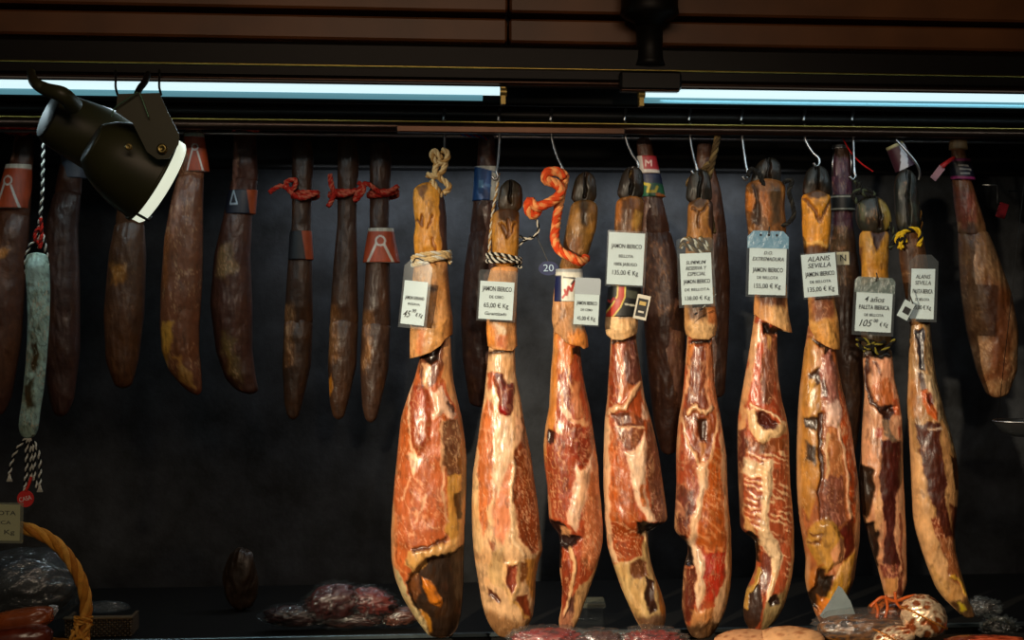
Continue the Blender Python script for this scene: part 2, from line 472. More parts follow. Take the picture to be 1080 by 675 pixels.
TAG_G = 'price tags on the hanging hams'
def price_tag(cx, cy, w, h, rot, v, lines, sleeve, label, yaw=0.0, mat=None, clip=0.12, holes=0, slmat=None, string=None, card_mat=None, header=None):
    """card in a plastic sleeve; sizes in image pixels converted to metres at its depth; rot clockwise degrees"""
    sc = depth(cx, cy, v) / F; o = P(cx, cy, v)
    R = Matrix.Rotation(math.radians(rot), 3, 'Y') @ Matrix.Rotation(math.radians(yaw), 3, 'Z')
    Rn = np.array(R)
    root = empty('price_tag', o, label, 'price tag', TAG_G)
    root.rotation_euler = R.to_euler()
    def tw(x, y, z):
        return np.stack([x * sc, -0.0016 - np.asarray(z), y * sc], -1)
    mb = MB()                     # card, slightly bowed
    mb.box((-w / 2 * sc, -0.0006, -h / 2 * sc), (w / 2 * sc, 0.0004, h / 2 * sc), lin((1, 1, 1)))
    card = mb.build('paper_card', card_mat or M_CARD, root, smooth=False)
    tb = MB(); lettering(tb, lines, w, tw)
    if tb.n: tb.build('lettering', M_INK, card, smooth=False)
    sl, st, sr, sb = sleeve       # margins left, top, right, bottom
    x0 = -w / 2 - sl; x1 = w / 2 + sr; z1 = h / 2 + st; z0 = -h / 2 - sb; c = (x1 - x0) * clip
    outl = [(x0, z0), (x1, z0), (x1, z1 - c), (x1 - c, z1), (x0 + c, z1), (x0, z1 - c)]
    sm = MB()
    for yy, fl in ((-0.0022, 1), (0.0012, 0)):
        V = [[x * sc, yy, z * sc] for x, z in outl]
        sm.add(V, [tuple(range(6)) if fl else tuple(range(6))[::-1]], lin((230, 235, 240)))
    V = [[x * sc, yy, z * sc] for yy in (-0.0022, 0.0012) for x, z in outl]
    sm.add(V, [(k, (k + 1) % 6, 6 + (k + 1) % 6, 6 + k) for k in range(6)], lin((230, 235, 240)))
    sm.build('plastic_sleeve', slmat or M_SLEEVE, root, smooth=False)
    if header:
        c2 = c * .9; V = [[x * sc, yy, z * sc] for yy in (-.0012, .0006) for x, z in ((x0 + .6, h / 2 - 1), (x1 - .6, h / 2 - 1), (x1 - .6, z1 - c2 - .4), (x1 - c2, z1 - .6), (x0 + c2, z1 - .6), (x0 + .6, z1 - c2 - .4))]
        MB().add(V, [tuple(range(6)), tuple(range(6, 12))[::-1]] + [(k, (k + 1) % 6, 6 + (k + 1) % 6, 6 + k) for k in range(6)], K1).build('header_sheet', header, root, smooth=False)
    if holes:
        hm = MB()
        for k in range(holes):
            hx = (k - (holes - 1) / 2) * w * 0.22; a = np.linspace(0, 2 * math.pi, 12, endpoint=False)
            V = np.stack([hx * sc + np.cos(a) * 1.3 * sc, np.full(12, -0.0026), (z1 - 5) * sc + np.sin(a) * 1.3 * sc], -1)
            hm.add(V, [tuple(range(12))], lin((14, 14, 16)))
        hm.build('punched_hole', M_INK, root, smooth=False)
    if string:
        q = MB()
        pts = [np.array([a * sc, -0.002 + b, (z1 - 3 + c_) * sc]) for a, b, c_ in string]
        q.tube(smooth_path(pts), 0.7 * sc, lin((60, 55, 50)), seg=6)
        q.build('string', M_ROPE, root)
    return root

# ================================================================ THE PLACE
def frame(V):                    # setting coordinates (along, depth, height) to world
    V = np.asarray(V, float)
    return V[:, :1] * DV[None] + V[:, 1:2] * NV[None] + V[:, 2:] * np.array([[0, 0, 1.0]])
def struct(name, mb, mat):
    o = mb.build(name, mat, smooth=False); o['kind'] = 'structure'; return o
K1 = lin((128, 128, 128))
ZF = 0.0
M_SLATE = None
def slate():
    m, t, b = _pr('slate_wall')
    tc = t.nodes.new('ShaderNodeTexCoord')
    n = t.nodes.new('ShaderNodeTexNoise'); n.inputs['Scale'].default_value = 9; n.inputs['Detail'].default_value = 9; n.inputs['Roughness'].default_value = 0.65
    t.links.new(tc.outputs['Object'], n.inputs['Vector'])
    r = t.nodes.new('ShaderNodeValToRGB')
    r.color_ramp.elements[0].position = 0.35; r.color_ramp.elements[1].position = 0.72
    r.color_ramp.elements[0].color = (0.004, 0.0045, 0.005, 1); r.color_ramp.elements[1].color = (0.042, 0.046, 0.053, 1)
    t.links.new(n.outputs['Fac'], r.inputs['Fac']); t.links.new(r.outputs['Color'], b.inputs['Base Color'])
    b.inputs['Roughness'].default_value = 0.7
    bp = t.nodes.new('ShaderNodeBump'); bp.inputs['Strength'].default_value = 0.5; bp.inputs['Distance'].default_value = 0.006
    t.links.new(n.outputs['Fac'], bp.inputs['Height']); t.links.new(bp.outputs['Normal'], b.inputs['Normal'])
    return m
M_SLATE = slate()
VW = 0.62
struct('wall_back', MB().box((-2.6, VW, 0), (2.6, VW + 0.1, 2.7), K1, frame), M_SLATE)
M_DWALL = plain('dark_painted_wall', (38, 36, 32), 0.8)
struct('wall_left', MB().box((-2.7, -3.0, 0), (-2.6, VW + 0.1, 2.7), K1, frame), M_DWALL)
struct('wall_right', MB().box((2.6, -3.0, 0), (2.7, VW + 0.1, 2.7), K1, frame), M_DWALL)
struct('floor', MB().box((-2.7, -3.0, -0.05), (2.7, VW + 0.1, 0), K1, frame), plain('dark_floor_tiles', (48, 44, 40), 0.6))
struct('ceiling', MB().box((-2.7, -3.0, 2.7), (2.7, VW + 0.1, 2.75), K1, frame), plain('dark_ceiling_paint', (34, 31, 28), 0.8))

M_WOOD = plain('red_brown_varnished_wood', (112, 70, 36), 0.45, var=0.35, scale=6, bump=0.2)
M_BLACK = plain('black_enamel', (15, 14, 12), 0.5, var=0.15, spec=.25)
M_DBROWN = plain('dark_brown_board', (24, 20, 17), 0.6, var=0.2)
M_RAIL = plain('dark_bronze_tube', (66, 48, 38), 0.3, metal=0.9, var=0.1)
M_HIGHLIGHT = plain('brass_highlight_rod', (190, 170, 90), 0.3, metal=1.0, var=0.15)

# rear header board over the slate
struct('trim_1', MB().box((-2.6, VW - 0.06, zat(178, VW - 0.06)), (2.6, VW - 0.001, 2.7), K1, frame), M_DBROWN)

# canopy of the counter: wooden fascia in two boards, each in two lengths
def beam(name, u0, u1, v0, v1, ya, yb_, vz, mat, label, cat, group=None, bev=0.004):
    z1 = zat(ya, vz); z0 = zat(yb_, vz); o = S((u0 + u1) / 2, (v0 + v1) / 2, (z0 + z1) / 2)
    mb = MB().box((u0, v0, z0), (u1, v1, z1), K1, frame, bev)
    return alone(mb, name, mat, o, label, cat, group, smooth=False)
uj = (P(538, 30, -0.1) @ DV)
VFB = -0.06
beam('fascia_board', -2.55, uj - 0.002, VFB, VFB + 0.05, 19.5, 44.5, VFB, M_WOOD, 'lower red-brown fascia board above the tubes, left of the joint', 'board', 'fascia boards of the canopy')
beam('fascia_board', uj + 0.002, 2.55, VFB, VFB + 0.05, 19.5, 44.5, VFB, M_WOOD, 'lower red-brown fascia board above the tubes, right of the joint', 'board', 'fascia boards of the canopy')
beam('fascia_board', -2.55, uj - 0.002, VFB - 0.01, VFB + 0.05, -60, 14, VFB, M_WOOD, 'upper red-brown fascia board at the top edge, left of the joint', 'board', 'fascia boards of the canopy')
beam('fascia_board', uj + 0.002, 2.55, VFB - 0.01, VFB + 0.05, -60, 14, VFB, M_WOOD, 'upper red-brown fascia board at the top edge, right of the joint', 'board', 'fascia boards of the canopy')
beam('canopy_backing', -2.55, 2.55, VFB + 0.052, VFB + 0.07, -60, 106, VFB, M_BLACK, 'black enamel backing panel of the canopy behind the tubes', 'panel')
# black channel that carries the tubes, with fine rods added as highlights
ch = empty('light_channel', S(0, -0.1, zat(66, -0.1)), 'long black metal channel above the fluorescent tubes with thin rods added as highlights', 'light channel')
o0 = np.array(ch.location)
MB().box((-2.55, -0.13, zat(86, -0.13)), (2.55, -0.0605, zat(47, -0.13)), K1, frame, 0.006).build('channel_body', M_BLACK, ch, o0, smooth=False)
def rod(y, v, r, u0=-2.5, u1=2.5):
    z = zat(y, v); return MB().tube([S(u, v, z) for u in np.linspace(u0, u1, 14)], r, K1, seg=14)
rod(72, -0.133, 0.0019).build('highlight_rod', M_HIGHLIGHT, ch, o0)  # rod added to draw a highlight line on the glossy channel
rod(87, -0.130, 0.0052).build('highlight_lip', M_RAIL, ch, o0)  # lip added for the lower, brownish highlight line
# joint cover and post
jb = empty('joint_cover', P(687, 84, -0.14), 'dark bronze joint cover on the light channel below the black post', 'joint cover')
def ub(px, py, v): return P(px, py, v) @ DV
o0 = np.array(jb.location)
MB().box((ub(654, 84, -0.15), -0.152, zat(93, -0.15)), (ub(719, 84, -0.15), -0.134, zat(72.5, -0.15)), K1, frame, 0.004).build('cover_plate', M_BLACK, jb, o0, smooth=False)
MB().box((ub(654, 84, -0.15), -0.156, zat(95, -0.15)), (ub(716, 84, -0.15), -0.136, zat(92, -0.15)), K1, frame, 0.002).build('lower_lip', M_RAIL, jb, o0, smooth=False)
ps = empty('canopy_post', P(685, 68, -0.12), 'short black round post with flange rising in front of the fascia', 'post')
o0 = np.array(ps.location)
def lathe(prof, axis_o, axis, seg=36, col=None):
    axis = np.array(axis, float); axis /= np.linalg.norm(axis)
    a = np.cross(axis, [0.3, 0.2, 0.9]); a /= np.linalg.norm(a); b = np.cross(axis, a)
    th = np.linspace(0, 2 * math.pi, seg, endpoint=False)
    V = np.array([[axis_o + axis * h + r * (math.cos(t) * a + math.sin(t) * b) for t in th] for h, r in prof])
    return V
s_ = depth(685, 40, -0.12) / F
zb = P(685, 70, -0.12)
MB().grid(lathe([(0, 17 * s_), (0.01, 15 * s_), (0.03, 14 * s_), (42 * s_, 14 * s_)], zb, (0, 0, 1)), K1, close=True, caps=True).build('shaft', M_BLACK, ps, o0)
MB().grid(lathe([(42 * s_, 14 * s_), (47 * s_, 17 * s_), (51 * s_, 27 * s_), (55 * s_, 31 * s_), (62 * s_, 30 * s_), (140 * s_, 30 * s_)], zb, (0, 0, 1)), K1, close=True, caps=True).build('flange', M_BLACK, ps, o0)

# fluorescent tubes
M_TUBE = glow('fluorescent_tube_light', (205, 232, 238), 1.15)
M_DIFF = glow('tube_diffuser_light', (95, 150, 165), 0.75)
M_CAP = plain('tube_end_cap', (150, 130, 70), 0.4, metal=0.6)
VT = -0.135
def tube_light(px0, px1, label):
    u0, u1 = ub(px0, 97, VT), ub(px1, 97, VT)
    root = empty('fluorescent_light', S((u0 + u1) / 2, VT, zat(97, VT)), label, 'tube light', 'fluorescent lights under the canopy')
    o = np.array(root.location); s = depth(540, 97, VT) / F
    rod(96.3, VT, 4.6 * s, u0, u1).build('glass_tube', M_TUBE, root, o)
    rod(103.2, VT + 0.003, 3.6 * s, u0, u1 - 0.03).build('lower_diffuser', M_DIFF, root, o)
    for uu, n in ((u0 - 0.006, -1), (u1 + 0.006, 1)):
        mb = MB(); mb.tube([S(uu - 0.006, VT, zat(97.3, VT)), S(uu + 0.006, VT, zat(97.3, VT))], 4.6 * s, K1, seg=16)
        mb.box((uu - 0.004, VT - 0.004, zat(110, VT)), (uu + 0.004, VT + 0.012, zat(92, VT)), K1, frame)
        mb.build('end_cap', M_CAP, root, o, smooth=False)
    return root
tube_light(-140, 527, 'long fluorescent tube light glowing at upper left, behind the spot lamps')
tube_light(680, 1210, 'long fluorescent tube light glowing at upper right, above the right-hand hams')

# hook rail: twin dark tubes
hr = empty('hook_rail', S(0, 0, zat(128, 0)), 'dark bronze double rail under the tubes that carries the steel hooks', 'rail')
o0 = np.array(hr.location)
rod(121.5, 0.0, 0.0085).build('upper_tube', M_BLACK, hr, o0)
rod(135.0, -0.004, 0.0095).build('lower_tube', M_RAIL, hr, o0)
rod(129.3, -0.012, 0.0022).build('highlight_rod', M_HIGHLIGHT, hr, o0)  # rod added for the yellow highlight along the rail
mbb = MB()
mbb.box((ub(418, 130, -0.02), -0.016, zat(140.5, -0.016)), (ub(660, 130, -0.02), 0.004, zat(133, -0.016)), K1, frame, 0.002)
mbb.build('rail_joint_sleeve', M_RAIL, hr, o0, smooth=False)
rr = rod(144.2, 0.16, 0.0032)
alone(rr, 'rear_rail', M_STEEL, S(0, 0.16, zat(144.2, 0.16)), 'thin steel rail just below the hook rail, carrying the rear hams', 'rail')

# shelves below
M_SHELF = plain('dark_laminate', (20, 19, 17), 0.7, spec=.2)
sh = empty('rear_shelf', S(0, 0.32, zat(672, 0.1)), 'dark shelf along the bottom with a thin steel front edge', 'shelf')
o0 = np.array(sh.location); VS = 0.10; ZS = zat(667.5, VS)
MB().box((-2.4, VS + 0.004, ZS - 0.03), (2.4, VW - 0.005, ZS - 0.001), K1, frame, 0.003).build('shelf_board', M_SHELF, sh, o0, smooth=False)
MB().box((-2.4, VS - 0.004, ZS - 0.006), (2.4, VS + 0.004, ZS + 0.002), K1, frame, 0.001).build('steel_edge', plain('brushed_edge_steel', (120, 135, 140), 0.35, metal=0.8), sh, o0, smooth=False)
ZC = zat(690, -0.17)
ct = empty('display_counter', S(0, -0.2, 0.0), 'dark display counter below the hams, under the wrapped meats', 'counter')
o0 = np.array(ct.location)
MB().box((-2.4, -0.55, ZC - 0.035), (2.4, -0.085, ZC), K1, frame, 0.004).build('counter_top', M_SHELF, ct, o0, smooth=False)
MB().box((-2.35, -0.52, 0.0), (2.35, -0.10, ZC - 0.036), K1, frame, 0.004).build('counter_body', M_DBROWN, ct, o0, smooth=False)

# ================================================================ HOOKS
HOOK_G = 'steel hooks on the rail'
def hook(px, dx, yend, label, ytop=119.5, v=0.012):
    s = depth(px, 140, v) / F
    o = P(px, 120, 0)
    def q(x, y, vv): return P(x, y, vv)
    path = [q(px - 1.5, 127, -0.021), q(px - 1, 122, -0.020), q(px, ytop - 3, -0.008), q(px, ytop - 3, 0.006), q(px, 124, 0.016), q(px, 145, 0.014)]
    path += [q(px + dx * 0.55, 145 + (yend - 145) * 0.55, 0.006), q(px + dx, yend - 6, 0.0), q(px + dx + 1, yend, -0.002), q(px + dx - 2.0, yend + 3.5, -0.003), q(px + dx - 5, yend, -0.003)]
    mb = MB(); mb.tube(smooth_path(path, 7), 1.5 * s, K1, seg=10)
    return alone(mb, 'meat_hook', M_STEEL, o, label, 'hook', HOOK_G)
hook(469, 0, 168, 'straight steel hook holding the leftmost front ham by its beige knotted rope')
hook(527, -3, 186, 'steel hook holding the second front ham beside the blue banded leg')
hook(582, 10, 180, 'bent steel hook holding the thick orange patterned rope')
hook(660, 12, 176, 'slanting steel hook above the ham with the red ribbon')
hook(728, 6, 180, 'steel hook beside the brown twisted rope')
hook(783, 5, 186, 'steel hook above the tag with three punched holes')
hook(849, 14, 172, 'slanting steel hook left of the purple shank with pale collar')
hook(900, 1, 186, 'vertical steel hook right of the purple shank, above the mouldy yellow trotter')

# ================================================================ FRONT HAMS
HG = 'cut hams hanging in the front row'
def front(px, py, label):
    return empty('cured_ham', P(px, py, 0), label, 'ham', HG)
def ring_part(root, name, v, args_list, mat=M_ROPE, label=None):
    mb = MB()
    for a, kw in args_list: wrap_ring(mb, *a, **kw)
    return mb.build(name, mat, root, np.array(root.location), label=label)
def rope_part(root, name, v, paths, r, cols, strands=3, pitch=None, mat=M_ROPE, label=None, fuzz=0.15):
    mb = MB()
    for p in paths: rope_px(mb, p, v, r, cols, strands, pitch, fuzz)
    return mb.build(name, mat, root, np.array(root.location), label=label)
BEI = lin((205, 175, 125)); BEI2 = lin((170, 130, 75)); WHT = lin((200, 195, 180)); BLK = lin((24, 22, 20)); ORG = lin((205, 70, 28)); OPL = lin((228, 150, 90))
YR = lin((205, 165, 30)); BRN = lin((70, 52, 28)); BRN2 = lin((105, 84, 50)); RDR = lin((180, 40, 28)); RDL = lin((205, 100, 75))

# ---- H1
h = front(465, 158, 'leftmost front ham, widest and reddest, hung by a beige knotted rope')
loft(h, 'trotter', M_SKIN, 0, [(192, 440, 462), (200, 436, 466), (212, 435.5, 469), (228, 437, 471), (238, 438.5, 471), (250, 436, 471), (264, 437, 472), (276, 439, 472)], (206, 138, 48),
     [('P', [(464, 190), (480, 190), (480, 280), (466, 280), (463, 240)], (70, 42, 36)), ('P', [(438, 196), (452, 194), (448, 214), (444, 208)], (92, 52, 22), {'a': .8}),
      ('L', [(438, 234), (446, 238), (446, 228)], 3, (120, 66, 22), {'h': -1.5}), ('L', [(452, 240), (456, 230)], 2, (130, 74, 26), {'h': -1}), ('L', [(456, 252), (459, 266)], 2.5, (150, 86, 28), {'h': -1})], 1, back=(60, 38, 26))
loft(h, 'shank_skin', M_SKIN, 0, [(274, 438, 471), (300, 435, 473), (330, 434, 475), (345, 433, 477), (366, 433, 477)], (196, 136, 82),
     [('P', [(432, 300), (452, 296), (450, 345), (432, 345)], (188, 128, 92), {'a': .6}), ('P', [(442, 345), (448, 346), (446, 372), (441, 370)], (205, 96, 40), {'a': .7, 'f': 3}),
      ('P', [(470, 280), (480, 280), (480, 372), (474, 372)], (150, 96, 45), {'f': 3}), ('L', [(452, 305), (460, 304)], 4, (80, 50, 40), {'f': 3}), ('P', [(455, 340), (472, 338), (466, 365), (452, 368)], (206, 144, 82), {'f': 4, 'h': 1})],
     2, yb=[(433, 378), (445, 375), (456, 371), (466, 364), (470, 358), (478, 352)], lip=0.2, grow=0.6, doff=2.5)
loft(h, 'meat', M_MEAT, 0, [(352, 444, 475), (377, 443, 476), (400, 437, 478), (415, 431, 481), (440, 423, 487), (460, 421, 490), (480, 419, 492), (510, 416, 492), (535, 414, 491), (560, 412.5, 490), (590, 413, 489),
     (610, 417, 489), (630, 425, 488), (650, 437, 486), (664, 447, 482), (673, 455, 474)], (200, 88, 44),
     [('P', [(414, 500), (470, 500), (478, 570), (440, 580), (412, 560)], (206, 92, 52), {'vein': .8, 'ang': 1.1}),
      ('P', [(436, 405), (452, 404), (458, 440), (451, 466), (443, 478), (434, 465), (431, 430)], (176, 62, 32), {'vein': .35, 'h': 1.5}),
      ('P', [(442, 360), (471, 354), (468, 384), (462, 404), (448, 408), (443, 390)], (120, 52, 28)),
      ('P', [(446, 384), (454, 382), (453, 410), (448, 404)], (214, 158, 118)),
      ('P', [(442, 350), (470, 350), (464, 378), (455, 384), (444, 379)], (30, 18, 13), {'h': -3}),  # shadow under the skin cuff, painted and sunk
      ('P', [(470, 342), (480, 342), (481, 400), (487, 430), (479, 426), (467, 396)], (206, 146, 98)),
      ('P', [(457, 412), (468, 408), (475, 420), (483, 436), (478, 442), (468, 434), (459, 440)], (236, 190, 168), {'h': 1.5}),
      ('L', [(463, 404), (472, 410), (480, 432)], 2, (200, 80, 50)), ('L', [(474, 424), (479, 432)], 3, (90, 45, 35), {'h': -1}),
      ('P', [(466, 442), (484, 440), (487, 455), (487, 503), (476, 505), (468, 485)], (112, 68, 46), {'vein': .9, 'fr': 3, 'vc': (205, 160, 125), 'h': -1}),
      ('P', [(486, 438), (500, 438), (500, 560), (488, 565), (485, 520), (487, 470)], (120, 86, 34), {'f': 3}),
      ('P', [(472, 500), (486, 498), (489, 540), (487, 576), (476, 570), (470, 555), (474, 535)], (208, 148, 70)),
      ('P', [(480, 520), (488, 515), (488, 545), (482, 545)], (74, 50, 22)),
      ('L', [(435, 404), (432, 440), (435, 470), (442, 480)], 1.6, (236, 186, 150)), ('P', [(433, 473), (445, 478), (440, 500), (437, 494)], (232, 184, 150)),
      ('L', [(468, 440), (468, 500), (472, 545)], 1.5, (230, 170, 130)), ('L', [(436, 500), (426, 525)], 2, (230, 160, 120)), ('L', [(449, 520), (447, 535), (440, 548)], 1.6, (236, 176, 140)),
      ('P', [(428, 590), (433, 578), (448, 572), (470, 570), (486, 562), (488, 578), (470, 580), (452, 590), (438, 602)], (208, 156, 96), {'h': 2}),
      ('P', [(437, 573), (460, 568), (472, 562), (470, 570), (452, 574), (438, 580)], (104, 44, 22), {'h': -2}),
      ('P', [(452, 582), (474, 578), (492, 572), (492, 645), (482, 680), (455, 680), (440, 645), (428, 612), (436, 598)], (44, 28, 18), {'h': -4}),  # shaded lower cavity, its darkness painted in
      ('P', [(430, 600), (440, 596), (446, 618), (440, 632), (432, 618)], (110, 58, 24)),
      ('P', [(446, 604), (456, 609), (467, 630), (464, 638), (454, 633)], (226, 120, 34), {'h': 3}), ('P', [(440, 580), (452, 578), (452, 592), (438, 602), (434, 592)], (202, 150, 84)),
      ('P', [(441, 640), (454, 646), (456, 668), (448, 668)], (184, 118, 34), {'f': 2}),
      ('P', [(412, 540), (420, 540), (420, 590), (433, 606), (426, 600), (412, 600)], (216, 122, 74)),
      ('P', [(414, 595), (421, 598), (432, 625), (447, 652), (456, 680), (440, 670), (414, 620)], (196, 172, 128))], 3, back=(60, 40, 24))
rope_part(h, 'rope', -0.01, [[(466, 168), (458, 159), (456, 165), (462, 172), (470, 170), (472, 162), (466, 158)], [(461, 172), (459, 180), (464, 188), (470, 192), (474, 198), (468, 204)],
     [(450, 184), (458, 186), (466, 182), (470, 172)], [(455, 190), (460, 198), (464, 207), (460, 212)]], 3.3, [BEI, BEI2, BEI], pitch=18)
ring_part(h, 'shank_cord', 0, [((455, 273, 19.5, 0, 2.6, [BEI, WHT, BEI]), dict(turns=3, tilt=-0.14))], label='pale cord tied round the shank')

# ---- H2
h = front(526, 178, 'second front ham from the left, pale fatty ham with a black hoof')
loft(h, 'trotter', M_SKIN, 0, [(218, 524, 549), (228, 519, 547.5), (245, 518.5, 547.5), (258, 519, 547), (272, 520, 546), (282, 518, 546)], (200, 134, 46),
     [('P', [(522, 216), (550, 216), (545, 232), (536, 240), (528, 232)], (66, 40, 20), {'f': 3}), ('L', [(536, 232), (535, 248), (528, 238)], 3, (120, 66, 20), {'h': -1.5}), ('L', [(535, 250), (543, 238)], 2, (120, 66, 20), {'h': -1})], 11)
loft(h, 'hoof', M_HOOF, 0, [(189, 532, 545), (196, 528, 550), (206, 526, 551.5), (216, 525, 551), (226, 525, 548)], (44, 34, 18), [('L', [(539, 188), (538, 214)], 2.5, (14, 10, 8), {'h': -4}), ('P', [(526, 210), (550, 205), (548, 226), (526, 226)], (66, 46, 22), {'f': 4})], 12, dk=.7)
loft(h, 'shank_skin', M_SKIN, 0, [(280, 519, 546), (300, 514, 545), (330, 514, 544), (350, 513.5, 544), (366, 515, 545)], (202, 140, 88),
     [('P', [(510, 340), (522, 345), (524, 368), (512, 368)], (214, 130, 56), {'f': 3}), ('P', [(522, 340), (532, 342), (533, 356), (526, 352)], (218, 190, 165)), ('P', [(526, 356), (534, 355), (534, 367), (525, 366)], (206, 96, 52), {'f': 3})],
     13, yb=[(513, 364), (520, 368), (541, 370), (546, 364)], lip=0.2, grow=0.6, doff=2.0)
loft(h, 'meat', M_MEAT, 0, [(352, 516, 543), (370, 515.5, 543), (395, 513, 544), (420, 510.5, 549), (440, 507, 552), (460, 504.5, 556), (480, 501.5, 560), (500, 498.5, 562.5), (530, 497.5, 567), (560, 498, 570), (580, 499.5, 572.5),
     (592, 501, 568), (610, 504, 565), (635, 508, 564), (650, 512, 562), (662, 518, 556), (673, 528, 546)], (222, 172, 128),
     [('P', [(515, 368), (544, 368), (544, 374), (515, 374)], (70, 44, 28), {'h': -2, 'f': 2}),  # strip of painted shadow where the cuff overhangs
      ('P', [(513, 394), (522, 390), (524, 402), (515, 412)], (196, 84, 44)),
      ('P', [(523, 392), (531, 392), (535, 404), (542, 405), (541, 430), (534, 439), (527, 434), (526, 418), (520, 402)], (122, 40, 38), {'h': 2, 'vein': .3}), ('P', [(521, 394), (528, 392), (530, 400), (524, 402)], (150, 120, 125)),
      ('P', [(526, 424), (534, 426), (533, 437), (527, 436)], (164, 24, 22)),
      ('P', [(505, 442), (514, 418), (519, 424), (522, 446), (520, 505), (514, 548), (511, 565), (506, 545), (504, 500)], (212, 100, 50), {'vein': .5}),
      ('P', [(521, 500), (532, 478), (541, 488), (540, 540), (531, 570), (521, 562)], (222, 130, 90), {'f': 2.5}),
      ('P', [(522, 438), (540, 436), (542, 470), (534, 490), (524, 520), (520, 500)], (232, 186, 150)),
      ('P', [(544, 474), (552, 455), (558, 468), (567, 530), (570, 580), (560, 580), (547, 562), (541, 530), (541, 495)], (150, 60, 28), {'vein': .7, 'fr': 3, 'ang': 1.25, 'h': -1}),
      ('P', [(542, 430), (550, 440), (558, 470), (552, 462), (544, 468)], (216, 160, 124)), ('L', [(551, 440), (553, 462), (559, 490)], 2, (120, 66, 40)),
      ('L', [(542, 485), (539, 520), (540, 562), (552, 580)], 3, (236, 192, 150), {'h': 1}),
      ('P', [(552, 585), (573, 582), (566, 600), (565, 640), (556, 618)], (188, 124, 54)), ('P', [(545, 590), (556, 588), (556, 606), (548, 612)], (120, 66, 30)),
      ('P', [(530, 588), (548, 586), (550, 616), (541, 634), (531, 618)], (228, 176, 122), {'h': 1.5}), ('P', [(535, 592), (546, 591), (546, 612), (540, 624), (534, 612)], (150, 58, 40), {'h': -3}),
      ('P', [(513, 616), (528, 627), (527, 633), (515, 627)], (104, 46, 30), {'h': -2}), ('P', [(517, 562), (523, 570), (521, 580), (517, 576)], (170, 90, 54)),
      ('P', [(520, 578), (534, 572), (530, 590), (532, 620), (520, 610), (512, 600)], (206, 162, 112)),
      ('P', [(544, 626), (556, 622), (561, 655), (552, 650)], (138, 52, 28), {'h': -1}), ('L', [(543, 628), (549, 642), (560, 655)], 2, (210, 150, 80)),
      ('P', [(504, 640), (562, 652), (560, 680), (510, 680)], (152, 106, 68), {'f': 5}), ('P', [(496, 500), (504, 500), (508, 580), (500, 580)], (226, 182, 134))], 14, back=(130, 90, 50))  # first stroke paints brown shading onto the lower end
rope_part(h, 'rope', 0.004, [[(526, 183), (524, 200), (520, 222), (517, 250), (516, 268)]], 1.6, [BEI2, WHT], strands=2)
ring_part(h, 'shank_cord', 0, [((531.5, 274, 17.5, 0, 2.2, [WHT, BLK]), dict(turns=3, tilt=0.12, strands=2, pitch=0.013))], label='black and white twisted cord')

# ---- H3
h = front(592, 182, 'third front ham, hung by thick orange rope, with a navy and white band')
loft(h, 'hoof', M_HOOF, 0, hoof_rows(618, 181, 615, 216, 13.5), (40, 32, 18), [('L', [(618, 180), (616, 208)], 2.5, (12, 10, 8), {'h': -4})], 21, dk=.7)
loft(h, 'trotter', M_SKIN, 0, [(210, 603, 630), (222, 601, 630.5), (240, 597, 629), (256, 594, 624), (270, 593, 620), (288, 588, 612)], (128, 88, 38),
     [('P', [(612, 210), (622, 212), (617, 240), (612, 236)], (58, 40, 20), {'f': 3, 'h': -1}), ('P', [(600, 232), (610, 222), (612, 240), (604, 250)], (172, 118, 46), {'f': 3}), ('P', [(618, 240), (629, 232), (626, 252), (618, 262)], (176, 120, 44), {'f': 3}), ('P', [(596, 252), (612, 250), (614, 280), (596, 280)], (140, 84, 34), {'f': 4})], 22)
loft(h, 'shank_skin', M_SKIN, 0, [(282, 588, 612), (300, 586, 612), (318, 584, 612), (340, 582.5, 615), (352, 582.5, 619), (364, 585, 620)], (186, 134, 92),
     [('L', [(597, 320), (594, 332), (586, 344)], 2, (130, 88, 54)), ('P', [(600, 335), (622, 335), (620, 348), (606, 350), (600, 345)], (150, 140, 130), {'f': 3}), ('P', [(598, 350), (620, 346), (621, 366), (598, 366)], (214, 130, 60), {'f': 3, 'h': 1.2})],
     23, yb=[(582, 349), (588, 352), (596, 361), (604, 364), (612, 365), (616, 368), (620, 366)], lip=0.2, grow=0.5, doff=2.5)
